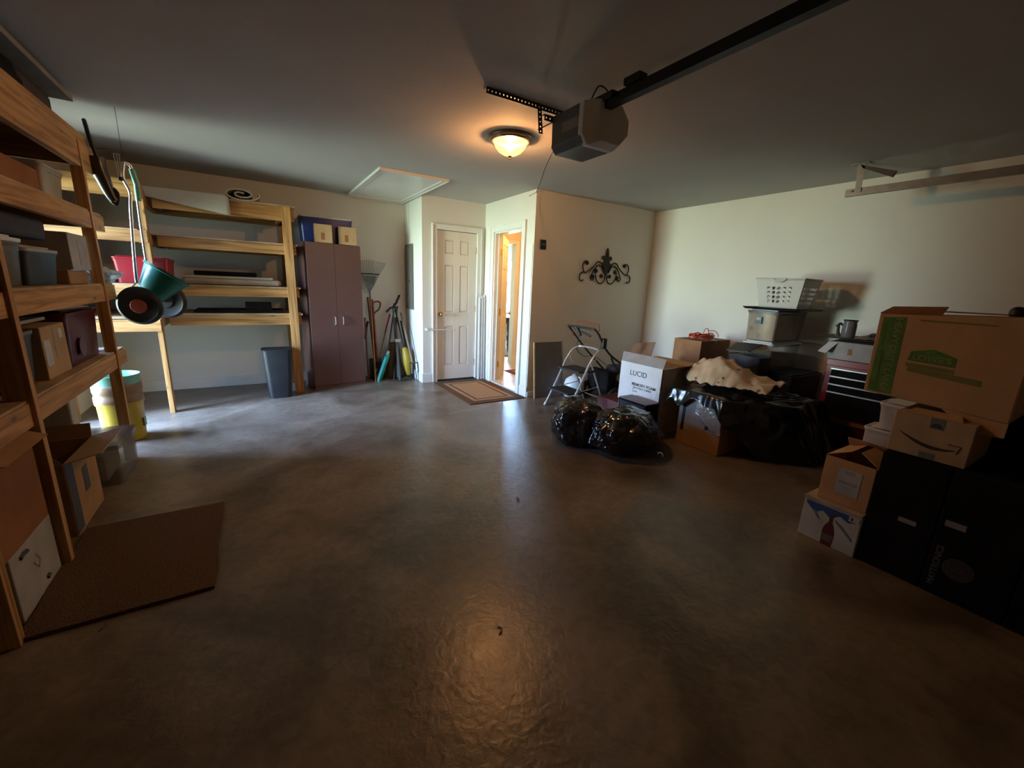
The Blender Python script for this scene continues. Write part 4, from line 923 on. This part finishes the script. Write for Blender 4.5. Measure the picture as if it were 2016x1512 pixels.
obj('printed_line', B(xf-.0008, xf, 2.79, 2.792, .36, .47), INK, t); obj('printed_line', B(xf-.0008, xf, 2.735, 2.78, .372, .378), INK, t)
t = thing('speaker_cabinet', 'black box speaker with grey top standing before the white topper box', 'speaker', (3.1, 2.55, 0))
obj('cabinet_body', B(2.99, 3.17, 2.42, 2.76, 0, .34), BLACKM, t, bev=.004); obj('top_panel', B(2.988, 3.172, 2.418, 2.762, .34, .346), mat('mauve grey', (.16, .14, .17), .5), t)
obj('grille', B(2.984, 2.99, 2.44, 2.74, .02, .32), BLACK, t, bev=.004)
t = thing('open_carton', 'open carton with one tall brown flap raised, behind the topper box', 'box', (3.95, 3.3, 0))
obj('carton_body', G().tub(3.78, 4.15, 2.98, 3.42, 0, .56, 0, .006, .006), CARD3, t)
obj('flap', G().poly([(3.90, 3.20, .55), (3.90, 3.52, .555), (3.93, 3.47, .74), (3.93, 3.16, .80)], (.005, 0, 0)), BROWNIN, t)
obj('flap', G().poly([(4.15, 2.98, .56), (4.15, 3.42, .56), (4.30, 3.40, .55), (4.30, 3.0, .55)], (0, 0, .005)), CARD3, t)
carton('brown_carton', 3.99, 4.52, 2.62, 2.955, .555, .875, mat('orange brown card', (.27, .13, .055), .8), 'brown carton carrying a coil of orange extension cord')
carton('base_carton', 3.97, 4.54, 2.50, 2.965, 0, .553, CARD, 'plain carton beneath the box with the orange cord coil', seam=False)
t = thing('extension_cord', 'tangled coil of orange extension cord on top of the brown carton', 'cord', (4.15, 2.73, .876))
g = G(); pts = []
for k in range(200):
    q = k*.23; r = .10+.035*math.sin(k*.37); pts.append((4.15+r*1.1*math.cos(q), 2.735+r*.85*math.sin(q), .884+.0002*k+.012*math.sin(k*.9)+.012))
g.tube(pts, .0055, 6); obj('coil', g, ORANGE, t, smooth=True)
obj('loose_loop', G().tube([(4.12, 2.70, .93), (4.12, 2.69, .99), (4.13, 2.66, 1.0), (4.14, 2.65, .94)], .004, 6, sub=6).tube([(4.14, 2.66, .98), (4.16, 2.60, .985), (4.18, 2.57, .95), (4.19, 2.57, .92)], .004, 6, sub=6), ORANGE, t, smooth=True)

# ============================================================ TOTE STACK
def stack_tote(z0, z1, lab, inner=None, lid=WHITE, m=CLEARP):
    return tote('storage_tote', 4.225, 4.80, 2.02, 2.33, z0, z1, m, lid, lab, 'tote', None, .018)
t = tote('navy_tote', 4.20, 4.80, 1.78, 2.36, 0, .655, NAVY, NAVY, 'big navy tote on the floor against the right wall, under the clear totes', 'tote')
t = stack_tote(.657, .93, 'lower clear storage tote in the stack against the right wall')
obj('contents', B(4.27, 4.70, 2.07, 2.28, .67, .80), CARD3, t, bev=.02)
t = stack_tote(.932, 1.24, 'upper clear storage tote holding a cardboard box, against the right wall', lid=mat('smoky lid', (.10, .11, .10), .3))
c = obj('contents', B(4.262, 4.74, 2.06, 2.30, .945, 1.19), mat('peach card', (.75, .52, .34), .7), t)
obj('blue_label', B(4.2225, 4.2245, 2.17, 2.235, 1.10, 1.17), mat('blue label', (.04, .10, .14), .5), t); obj('white_label', B(4.2215, 4.2225, 2.18, 2.225, 1.135, 1.165), mat('pale label', (.30, .34, .30), .5), t)
obj('dark_patch', B(4.2595, 4.2615, 2.26, 2.295, 1.03, 1.07), GREYC, t); obj('dark_patch', B(4.2595, 4.2615, 2.18, 2.21, .95, 1.01), GREYC, t)
one('black_tray', G().tub(4.21, 4.70, 1.86, 2.36, 1.242, 1.264, .02, .006, .03), BLACK, 'thin black tray between the laundry basket and the clear totes', 'tray', smooth=True)
# laundry basket with diamond holes
t = thing('laundry_basket', 'white plastic laundry basket with leaf shaped holes on top of the tote stack', 'basket', (4.4, 2.07, 1.266))
def basket():
    g = G(); x0, x1, y0, y1, z0, z1 = 4.26, 4.53, 1.90, 2.24, 1.266, 1.53; tp = .045
    def face(pa, pb, qa, qb, cols, rows, m0, m1, m2, m3):
        # bilinear wall with rectangular/diamond holes
        pa, pb, qa, qb = map(Vector, (pa, pb, qa, qb))
        def S(u, v): return (pa.lerp(pb, u)).lerp(qa.lerp(qb, u), v)
        def quad(u0, u1, v0, v1): g.add([S(u0, v0), S(u1, v0), S(u1, v1), S(u0, v1)], [(0, 1, 2, 3)])
        quad(0, 1, 0, m2); quad(0, 1, 1-m3, 1); quad(0, m0, m2, 1-m3); quad(1-m1, 1, m2, 1-m3)
        cw_ = (1-m0-m1)/cols; rh = (1-m2-m3)/rows
        for i in range(cols):
            for j in range(rows):
                a, b = m0+i*cw_, m2+j*rh; c_ = [(a+cw_*(.5+.38*math.cos(q)+.1*math.sin(q)), b+rh*(.5+.36*math.sin(q))) for q in [2*math.pi*k/8 for k in range(8)]]
                o_ = [(a+cw_, b+rh*.5), (a+cw_, b+rh), (a+cw_*.5, b+rh), (a, b+rh), (a, b+rh*.5), (a, b), (a+cw_*.5, b), (a+cw_, b)]
                V = [S(*p) for p in o_]+[S(*p) for p in c_]
                g.add(V, [(k, (k+1) % 8, 8+(k+1) % 8, 8+k) for k in range(8)])
    c0 = [(x0, y0, z0), (x1, y0, z0), (x1, y1, z0), (x0, y1, z0)]; c1 = [(x0-tp, y0-tp, z1), (x1+tp*.6, y0-tp, z1), (x1+tp*.6, y1+tp, z1), (x0-tp, y1+tp, z1)]
    face(c0[3], c0[0], c1[3], c1[0], 5, 4, .20, .20, .14, .24)
    face(c0[0], c0[1], c1[0], c1[1], 8, 4, .1, .1, .12, .25)
    face(c0[1], c0[2], c1[1], c1[2], 5, 4, .14, .14, .12, .25)
    face(c0[2], c0[3], c1[2], c1[3], 8, 4, .1, .1, .12, .25)
    g.add(c0, [(0, 1, 2, 3)])
    return g
o = obj('basket_body', basket(), mat('basket white', (.55, .54, .50), .45, var=.03), t, fixn=False)
q = o.modifiers.new('thick', 'SOLIDIFY'); q.thickness = .004
obj('rim', G().tube([(4.215, 1.855, 1.53), (4.557, 1.855, 1.53), (4.557, 2.285, 1.53), (4.215, 2.285, 1.53)], .009, 8, close=True), MC['basket white'], t, smooth=True)
obj('handle', G().tube([(4.21, 2.13, 1.53), (4.205, 2.10, 1.512), (4.205, 2.04, 1.512), (4.21, 2.01, 1.53)], .012, 8), WHITE, t, smooth=True)
# black bins near
t = tote('black_tote', 3.98, 4.19, 1.98, 2.33, .50, .82, BLACK, None, 'open black bin with a tilted lid beside the clear totes, behind the draped cloth', 'tote', taper=.02)
obj('lid', G().poly([(3.99, 2.34, .825), (3.99, 2.12, .835), (4.19, 2.10, .90), (4.19, 2.36, .89)], (0, 0, .008)), BLACK, t)
carton('support_box', 3.95, 4.19, 1.95, 2.38, 0, .498, BLACKM, 'black box under the open black bin, wrapped in shadow', seam=False)


# ============================================================ WRAPPED BOX + SHEET + CLOTH
t = thing('wrapped_carton', 'pale carton with tan base half covered by black plastic, before the white topper box', 'box', (3.5, 2.1, 0))
obj('carton_body', B(3.29, 3.78, 1.86, 2.285, 0, .455), CARD, t, bev=.006)
def wv(u, v): return (3.2885, 2.283-.42*u, .17+.03*math.sin(u*9)+.26*v)
g = G()
N_ = 20
V = [(3.2885, 2.283-.42*i/N_, .15+.035*noise.noise((i*.35, 3, 0))+.04*(i/N_)) for i in range(N_+1)]+[(3.2885, 2.283-.42*i/N_, .452) for i in range(N_+1)]
g.add(V, [(i, i+1, N_+2+i, N_+1+i) for i in range(N_)]); o = obj('pale_upper_wrap', g, mat('pale film wrapped card', (.30, .28, .27), .22), t)
g = G().sheet(lambda u, v: (3.272-.012*abs(noise.noise((u*6, v*6, 3)))-.02*v, 2.10-.25*u+.02*noise.noise((v*5, u*3, 1)), .47-.24*v*(.6+.6*u)), 26, 22, .0006)
obj('clear_film', g, CLEARF, t, smooth='all')
obj('black_strap', B(3.284, 3.288, 2.22, 2.245, .13, .45), BLACK, t); obj('black_strap', G().poly([(3.284, 1.985, .20), (3.284, 2.01, .20), (3.284, 1.975, .34), (3.284, 1.955, .33)], (.004, 0, 0)), BLACK, t)
def drape(u, v):     # u along Y (2.45 -> 1.35), v along X (front -> back), film falling over the front
    y = 2.43-1.10*u
    s_ = v*1.15
    hang = .10+.10*noise.noise((u*3.2, .3, 5))+.06*noise.noise((u*9, 4, 1))+1.4*max(0, u-.47)
    hang = max(.05, min(hang, .46))
    k_ = noise.noise((u*6, v*2, 8)); k2 = noise.noise((u*14, v*5, 3))
    if s_ < hang: z = .50-(hang-s_); x = 3.255-.035*abs(k_)*(hang-s_)/.2-.012*abs(k2)-.02*(1-s_/hang)
    else: z = .50; x = 3.255+(s_-hang)*(.90-1.25*max(0, u-.52))/max(.05, 1.15-hang)
    n_ = noise.noise((x*7, y*7, z*5)); n2 = noise.noise((x*15, y*13, z*9+4))
    zz = z+(.035*n_+.012*n2)*(1 if x > 3.3 else .3)+.05*math.exp(-((x-3.55)**2+(y-2.1)**2)/.08)
    back = max(0, x-3.95); zz -= back*.3
    if u > .86: zz -= (u-.86)*3.0*(z/.5)*(1+.4*k_)
    if u < .06: zz -= (.06-u)*2.2*(z/.5)
    x2 = x-.02*abs(n_)+1.25*max(0, u-.52)
    return (x2, y-.02*n2, max(.012, zz))
one('plastic_sheet', G().sheet(drape, 90, 90, .001), mat('black film', (.008, .008, .008), .2, var=.3, spec=.6), 'wrinkled black plastic sheeting draped over the boxes in the middle of the pile', 'sheet', smooth='all')
carton('covered_box', 3.80, 3.94, 1.60, 2.30, 0, .44, BLACKM, 'dark box hidden under the black sheeting', seam=False)
carton('covered_box', 3.95, 4.18, 1.45, 1.75, 0, .42, BLACKM, 'black box under the sheeting, right of the pale carton', seam=False)
def cloth(u, v):
    y = 2.40-.74*u; x = 3.46+.36*v-.04*math.sin(u*5)
    ridge = .17*math.exp(-((u-.36)/.28)**2)+.05*math.exp(-((u-.05)/.1)**2)+.03
    z = .575+ridge*(math.sin(math.pi*min(1, v*1.0+.0))**.6 if 0 < v < 1 else 0)+.05*v
    n_ = noise.noise((x*9, y*9, 1)); n2 = noise.noise((x*20+y*12, y*22, 5))
    n3 = 1-abs(noise.noise((u*5+v*2.5, v*2-u, 9)))*2.2
    return (x+.02*n2+.03*noise.noise((u*4, v*4, 2)), y+.012*n2, z+.034*n_+.012*n2+.016*n3)
def clothmat():
    M = mat('canvas drop cloth', (.58, .44, .29), .9, var=.1, scale=9, spec=.1)
    t_ = M.node_tree; b = t_.nodes['Principled BSDF']; tcn = t_.nodes.new('ShaderNodeTexCoord')
    vo = t_.nodes.new('ShaderNodeTexVoronoi'); vo.inputs['Scale'].default_value = 9; t_.links.new(tcn.outputs['Object'], vo.inputs[0])
    mr_ = t_.nodes.new('ShaderNodeMapRange'); mr_.inputs[1].default_value = .14; mr_.inputs[2].default_value = .18; mr_.inputs[3].default_value = 1; mr_.inputs[4].default_value = 0; t_.links.new(vo.outputs['Distance'], mr_.inputs[0])
    src = b.inputs['Base Color'].links[0].from_socket; mx = t_.nodes.new('ShaderNodeMix'); mx.data_type = 'RGBA'; t_.links.new(mr_.outputs[0], mx.inputs[0]); t_.links.new(src, mx.inputs[6]); mx.inputs[7].default_value = (.16, .12, .09, 1); t_.links.new(mx.outputs[2], b.inputs['Base Color'])
    return M
one('drop_cloth', G().sheet(cloth, 60, 40, .004), clothmat(), 'paint stained beige drop cloth bundled on top of the black sheeting', 'cloth', smooth='all')

# ============================================================ TRASH BAGS
def bag(name, c, r, seed, label, knot):
    t = thing(name, label, 'bag', (c[0], c[1], 0), 'black trash bags')
    b = bmesh.new(); bmesh.ops.create_icosphere(b, subdivisions=6, radius=1)
    S_ = Vector((seed*3.1, seed*1.7, seed))
    for v in b.verts:
        p = v.co.copy()
        n1 = noise.noise(p*1.4+S_); n2 = 1-abs(noise.noise(p*2.6+S_))*2; ang = math.atan2(p.y, p.x); n3 = 1-abs(noise.noise(Vector((math.cos(ang)*5, math.sin(ang)*5, p.z*1.6))+S_))*2.4
        n4 = 1-abs(noise.noise(p*13+S_))*2; vd = noise.voronoi(Vector((p.x*1.9, p.y*1.9, p.z*1.3))+S_)[0]; v2 = noise.voronoi(p*4.3+S_)[0]
        f = .96+.18*n1+.03*n2+.02*n3*(1-abs(p.z))**.5+.004*n4+.16*min(.8, vd[1]-vd[0])+.05*min(.6, v2[1]-v2[0])
        p = Vector((p.x*r[0], p.y*r[1], p.z*r[2]))*f
        p.z += r[2]*.86
        k = max(0., 1-p.z/(r[2]*.5)); p.x *= 1+.10*k; p.y *= 1+.10*k
        if p.z < .004: p.z = .004
        v.co = p+Vector((c[0], c[1], 0))
    me = bpy.data.meshes.new('bag_body'); b.to_mesh(me); b.free()
    for v in me.vertices: v.co -= Vector(t['_o'])
    me.materials.append(TRASH); me.polygons.foreach_set('use_smooth', [True]*len(me.polygons))
    o = bpy.data.objects.new('bag_body', me); COL.objects.link(o); o.parent = t
    if knot:
        kx, ky, kz = knot
        obj('drawstring', G().tube([(kx, ky-.03, kz), (kx-.01, ky-.045, kz+.02), (kx, ky-.07, kz+.015), (kx+.01, ky-.07, kz-.01)], .006, 8, sub=4), WHITE, t, smooth=True)
    return t
bag('trash_bag', (2.42, 2.70), (.25, .26, .215), 2.3, 'black trash bag nearest the step stool, standing behind another bag', None)
bag('trash_bag', (2.66, 2.36), (.34, .27, .20), 5.1, 'black trash bag with a white drawstring lying at the front of the pair', (2.72, 2.055, .07))

# ============================================================ TOOL CHEST
t = thing('tool_chest', 'red tool chest with black drawers standing against the right wall', 'tool chest', (4.58, 1.28, 0))
x0, y0, y1 = 4.34, .98, 1.60
obj('chest_body', B(x0, 4.82, y0, y1, .33, .845), RED, t, bev=.006)
obj('chest_base', B(x0+.03, 4.82, y0+.01, y1-.01, .10, .33), mat('dark red enamel', (.07, .006, .01), .4), t, bev=.004)
obj('lid', B(x0-.004, 4.824, y0-.003, y1+.003, .79, .85), RED, t, bev=.006)
for i, (za, zb) in enumerate(((.705, .765), (.635, .695), (.565, .625), (.345, .555))):
    dr = obj('drawer', B(x0-.012, x0, y0+.04, y1-.05, za, zb), BLACKM, t, bev=.002)
    obj('pull_strip', B(x0-.022, x0-.010, y0+.04, y1-.05, zb-.002, zb+.008), mat('aluminium strip', (.62, .62, .62), .3, metal=.6), dr)
obj('base_shelf', B(x0+.01, x0+.03, y0+.02, y1-.02, .29, .325), CARD2, t)
for x, y in ((x0+.06, y0+.06), (x0+.06, y1-.06), (4.76, y0+.06), (4.76, y1-.06)): obj('caster', G().lathe((x, y-.015, .05), [(.02, 0), (.05, 0), (.05, .03), (.02, .03)], 18, (0, 1, 0)).cyl((x, y, .08), (x, y, .105), .015), RUBB, t, smooth=True)
t = thing('white_carton', 'crushed white carton with brown tape on top of the red tool chest', 'box', (4.55, 1.42, .852))
obj('carton_body', G().frus(4.33, 4.72, 1.20, 1.60, .852, 1.005, .012), mat('grey white card', (.40, .40, .40), .7), t, bev=.004)
obj('flap', G().poly([(4.318, 1.61, 1.0), (4.318, 1.54, 1.0), (4.26, 1.60, .90), (4.26, 1.66, .91)], (.003, 0, .0)), WHITEC, t)
obj('packing_tape', B(4.322, 4.326, 1.43, 1.46, .90, 1.0), CARD, t); obj('flap', G().poly([(4.318, 1.2, 1.005), (4.318, 1.6, 1.005), (4.72, 1.6, 1.03), (4.72, 1.2, 1.03)], (0, 0, .003)), GREYC, t)
one('work_tray', G().tub(4.26, 4.70, 1.17, 1.71, 1.036, 1.046, .015, .006, .05), mat('brown tray', (.12, .08, .05), .6), 'shallow brown tray balanced on the crushed white carton', 'tray', smooth=True)
t = thing('glass_jug', 'clear jug with black handle standing in the shallow brown tray', 'jug', (4.36, 1.50, 1.044))
obj('jug_body', G().lathe((4.36, 1.50, 1.044), [(.045, 0), (.05, .01), (.05, .11), (.045, .13), (.05, .15), (.046, .15), (.045, .02)], 28), clearmat('jug glass', (.30, .28, .30), .35), t, smooth=True)
obj('handle', G().tube([(4.36, 1.55, 1.15), (4.36, 1.58, 1.16), (4.36, 1.575, 1.09), (4.36, 1.555, 1.055)], .010, 8, sub=3), BLACK, t, smooth=True)
obj('rim', G().tube([(4.36+.05*math.cos(q), 1.50+.05*math.sin(q), 1.195) for q in [2*math.pi*k/20 for k in range(20)]], .004, 6, close=True), BLACK, t)
one('cloth_rag', G().sheet(lambda u, v: (4.30+.22*v, 1.44-.20*u, 1.052+.035*math.sin(math.pi*u)*math.sin(math.pi*v)+.01*noise.noise((u*6, v*6, 2))), 20, 14, .003), mat('grey rag', (.20, .18, .15), .9), 'crumpled grey rag in the shallow brown tray beside the jug', 'rag', smooth='all')
one('wire_bundle', G().tube([(4.33+.05*math.cos(k*1.1)*(1+.3*math.sin(k)), 1.27+.07*math.sin(k*1.1), 1.09+.015*math.sin(k*2.3)) for k in range(26)], .003, 6, sub=3), DSTEEL, 'tangle of thin dark wire on the grey rag', 'wire', smooth=True)
one('spray_wand', G().tube([(4.40, 1.60, 1.05), (4.36, 1.585, 1.12), (4.34, 1.595, 1.15)], .007, 8), mat('tan plastic', (.42, .28, .12), .5), 'short tan stick propped against the clear jug', 'stick')
# wood scraps on floor
one('wood_scrap', B(4.18, 4.26, 1.62, 1.9, 0, .17, rz=.5), CARD2, 'reddish wooden offcut on the floor left of the tool chest', 'offcut', bev=.004)
one('wood_block', B(4.22, 4.31, 1.60, 1.74, .175, .25, rz=.3), CARD3, 'pale wooden block lying on the reddish offcut', 'offcut', bev=.004)

# ============================================================ RIGHT FRONT PILE
BX = 2.66
def blackbox(y0, y1, z1, lab):
    t = thing('black_carton', lab, 'box', (2.95, (y0+y1)/2, 0), None)
    obj('carton_body', B(BX, 3.30, y0, y1, 0, z1), BLACKM, t, bev=.005); return t
t = blackbox(.405, .655, .625, 'tall black carton next to the bottle case, with a small pale label')
obj('label', B(BX-.0012, BX-.0002, .468, .535, .295, .318), mat('dim label', (.26, .23, .24), .7), t)
t = blackbox(.13, .40, .63, 'tall black carton with a round grey seal and vertical lettering')
obj('label', B(BX-.0012, BX-.0002, .31, .378, .355, .385), MC['dim label'], t)
DINK = mat('dim grey ink', (.11, .105, .10), .7); DINK2 = mat('dimmer ink', (.032, .031, .030), .7)
text('lettering', 'MAYTRONICS', (BX-.0008, .367, .15), (0, 0, 1), (0, 1, 0), .033, DINK, t, bold=.0006)
obj('round_seal', G().cyl((BX-.0008, .295, .165), (BX-.0002, .295, .165), .052, n=40), DINK2, t)
g = G()
for rr in (.050, .036): g.tube([(BX-.0012, .295+rr*math.cos(q), .165+rr*math.sin(q)) for q in [2*math.pi*k/40 for k in range(40)]], .0010, 4, close=True)
g.tube([(BX-.0012, .295+.02*math.cos(q*1.0), .165+.014*math.sin(3*q)) for q in [2*math.pi*k/60 for k in range(60)]], .0010, 4, close=True)
obj('seal_ring', g, DINK, t)
t = blackbox(-.16, .125, .63, 'black carton at the right edge of the photo, last of the row'); obj('printed_mark', B(BX-.001, BX-.0002, .10, .12, .42, .424), DINK2, t)
# dark tote behind the smile box
t = carton('black_case', 3.10, 3.70, -.15, .40, .634, .93, BLACKM, 'dark case behind the taped carton at the right edge', seam=False)
carton('base_box', 3.32, 3.80, -.15, .62, 0, .632, BLACKM, 'black box on the floor behind the row of black cartons', seam=False)
# bottle case
t = thing('bottle_case', 'white beer carton printed with a red bottle and blue mountains, on the floor', 'box', (2.82, .8, 0))
bx = 2.645
obj('carton_body', B(bx, 3.02, .662, .935, 0, .245), mat('case white', (.52, .53, .49), .6), t, bev=.004)
obj('carton_top', B(bx-.004, 3.024, .66, .938, .232, .252), mat('case top', (.42, .33, .26), .7), t, bev=.003)
def yz(L, x=bx-.0006, e=.0005): return G().poly([(x, .935-a*.273, b*.232) for a, b in L], (e, 0, 0))
obj('printed_sky', yz([(.05, .97), (.98, .97), (.98, .86), (.8, .78), (.66, .86), (.5, .72), (.36, .84), (.22, .72), (.05, .90)]), mat('print blue', (.03, .08, .26), .6), t)
obj('printed_ridge', yz([(.18, .78), (.28, .62), (.36, .56), (.24, .80)], bx-.0009), mat('print slate', (.16, .18, .20), .6), t)
obj('printed_ridge', yz([(.60, .74), (.75, .62), (.93, .42), (.93, .34), (.76, .52), (.60, .68)], bx-.0009), MC['print slate'], t)
obj('printed_bottle', yz([(.43, .0), (.62, .0), (.63, .38), (.60, .52), (.56, .62), (.555, .80), (.50, .80), (.495, .62), (.44, .50), (.42, .38)], bx-.0013), mat('print red brown', (.12, .02, .018), .5), t)
obj('bottle_label', yz([(.44, .12), (.61, .12), (.615, .30), (.435, .30)], bx-.0017), mat('print grey', (.16, .13, .13), .6), t)
obj('price_label', yz([(.80, .84), (.97, .84), (.97, .98), (.80, .98)], bx-.0017), LABEL, t); obj('price_mark', yz([(.83, .87), (.87, .87), (.87, .95), (.83, .95)], bx-.0021), REDP, t)
t = thing('shipping_carton', 'open brown shipping box with a large white label on top of the beer carton', 'box', (2.83, .77, .253))
obj('carton_body', G().tub(2.68, 2.985, .664, .893, .254, .508, 0, .005, .004), mat('tan card', (.52, .29, .135), .8), t)
obj('flap', G().poly([(2.68, .893, .508), (2.985, .893, .508), (2.97, .80, .545), (2.74, .80, .545)], (0, 0, .004)), MC['tan card'], t)
obj('flap', G().poly([(2.70, .664, .508), (2.985, .664, .508), (2.97, .76, .55), (2.74, .76, .555)], (0, 0, .004)), MC['tan card'], t)
obj('flap', G().poly([(2.985, .664, .508), (2.985, .893, .508), (2.93, .893, .57), (2.93, .664, .57)], (0, 0, .004)), MC['tan card'], t)
lb = obj('label', B(2.678, 2.6795, .715, .82, .315, .46), mat('label paper', (.42, .41, .42), .7), t)
g = G()
for za, zb, a_, b_ in ((.435, .452, .745, .79), (.375, .393, .725, .81), (.358, .362, .73, .80), (.345, .349, .73, .79), (.330, .333, .75, .79)): g.box(2.6772, 2.678, a_, b_, za, zb)
obj('barcode_lines', g, GREYC, t)
# taped smile carton
t = thing('smile_carton', 'brown delivery box with a curved arrow mark, below the big green striped box', 'box', (2.88, .52, .632))
sx = 2.685
obj('carton_body', B(sx, 3.08, .375, .655, .632, .838), mat('delivery card', (.42, .28, .16), .8), t, bev=.004)
L1 = [(.62-.20*k/14, .755-.062*math.sin(math.pi*(.08+.62*k/14))) for k in range(15)]
g = G(); n_ = 15
V = []
for k, (a, b) in enumerate(L1):
    w_ = .0075*math.sin(math.pi*(k+.6)/15.2)+.0012; V += [(sx-.0008, a, b+w_), (sx-.0008, a, b-w_)]
g.add(V, [(2*i, 2*i+1, 2*i+3, 2*i+2) for i in range(14)])
g.tube([(sx-.001, .448, .728), (sx-.001, .405, .728), (sx-.001, .415, .692)], .0022, 5)
obj('smile_arrow', g, mat('smile ink', (.05, .02, .014), .7), t)
obj('tape_patch', B(sx-.001, sx, .475, .525, .785, .837), mat('grey tape', (.15, .16, .15), .4), t); obj('printed_mark', G().poly([(sx-.0014, .478, .79), (sx-.0014, .522, .79), (sx-.0014, .515, .808), (sx-.0014, .50, .813), (sx-.0014, .485, .808)], (.0004, 0, 0)), INK, t)
obj('tape_patch', B(sx-.001, sx, .48, .535, .634, .665), MC['grey tape'], t)
obj('flap', G().poly([(sx, .42, .838), (sx, .62, .838), (sx+.06, .60, .856), (sx+.06, .44, .856)], (0, 0, .003)), CARD3, t)
# white bins
tote('white_bin', 3.08, 3.30, .66, .835, .634, .80, mat('cool white plastic', (.46, .44, .44), .5), WHITE, 'white lidded bin squeezed under the big green striped box', taper=.015)
tote('white_bin', 3.10, 3.30, .70, .885, .0, .632, mat('cool white plastic', (.46, .44, .44), .5), WHITE, 'white lidded bin standing behind the open shipping box', taper=.015)
# big striped box
t = thing('moving_box', 'largest brown moving box with a green band, lying on its side atop the right pile', 'box', (3.05, .56, .86))
gx = 2.75
tl, bl, br, trr = (.83, 1.302), (.822, .893), (.300, .862), (.300, 1.318)
obj('carton_body', G().poly([(gx, *bl), (gx, *tl), (gx, *trr), (gx, *br)], (.50, 0, 0)), mat('moving card', (.50, .29, .14), .85, var=.06), t, bev=.006)
def fy(u, v):  # u from left edge 0..1, v 0 bottom..1 top
    yb_ = bl[0]+(br[0]-bl[0])*u; zb_ = bl[1]+(br[1]-bl[1])*u; yt_ = tl[0]+(trr[0]-tl[0])*u; zt_ = tl[1]+(trr[1]-tl[1])*u
    return (yb_+(yt_-yb_)*v, zb_+(zt_-zb_)*v)
def fp(L, m, name, dx=.0008): return obj(name, G().poly([(gx-dx, *fy(u, v)) for u, v in L], (.0006, 0, 0)), m, t)
fp([(.03, .025), (.215, .03), (.205, .965), (.035, .955)], GINK, 'green_band')
text('lettering', 'HEAVY DUTY LARGE', (gx-.0012, *fy(.150, .495)), (0, -.02, -1), (0, -1, 0), .040, TINK, t, sx=1.02)
fp([(.075, .1), (.095, .1), (.095, .55), (.075, .55)], mat('faded green', (.08, .14, .03), .8), 'faded_print', .0012); fp([(.055, .6), (.075, .6), (.075, .9), (.055, .9)], MC['faded green'], 'faded_print', .0012)
fp([(.275, .47), (.60, .455), (.60, .555), (.53, .585), (.44, .625), (.36, .60), (.29, .58)], GINK, 'gable_logo')
text('lettering', "LOWE'S", (gx-.0014, *fy(.44, .512)), (0, -1, -.02), (0, 0, 1), .036, TINK, t, sx=1.1)
fp([(.27, .40), (.60, .385), (.60, .43), (.27, .445)], mat('worn green', (.20, .18, .05), .8), 'faded_print'); fp([(.29, .345), (.78, .30), (.78, .365), (.29, .40)], MC['worn green'], 'faded_print')
fp([(.30, .925), (.78, .91), (.78, .925), (.30, .945)], MC['worn green'], 'faded_print')
obj('flap', G().poly([(gx+.004, .52, .878), (gx+.004, .302, .862), (gx-.012, .30, .80), (gx-.012, .40, .79)], (.005, 0, 0)), MC['moving card'], t)
obj('flap', G().poly([(gx, .83, 1.302), (gx, .60, 1.308), (gx+.16, .62, 1.345), (gx+.16, .83, 1.335)], (0, 0, .004)), CARD2, t)
one('black_jar', G().lathe((2.98, .408, 1.318), [(.022, 0), (.028, .006), (.026, .03), (.016, .042), (.006, .045)], 20), BLACK, 'small round black knob of a jar on top of the green striped box', 'jar', smooth=True)
one('paper_sheet', B(2.90, 3.15, .42, .66, 1.322, 1.326), mat('dull paper', (.18, .16, .15), .8), 'dull paper sheet lying flat on top of the green striped box', 'paper')

# floor crumbs
for i, (x, y, lb) in enumerate(((.72, 1.16, 'tiny dry leaf crumb on the bare concrete near the lower middle'), (1.35, 2.02, 'thin curled twig on the concrete below the doorway reflection'), (-.62, 1.92, 'small dark crumb on the floor in front of the coir mat'))):
    one('floor_debris', G().tube([(x, y, .004), (x+.012, y+.006, .008), (x+.02, y+.02, .005), (x+.014, y+.034, .004)], .003, 5, sub=3), REDW, lb, 'debris', 'bits of debris on the floor')

for o in bpy.data.objects:
    if '_o' in o.keys(): del o['_o']
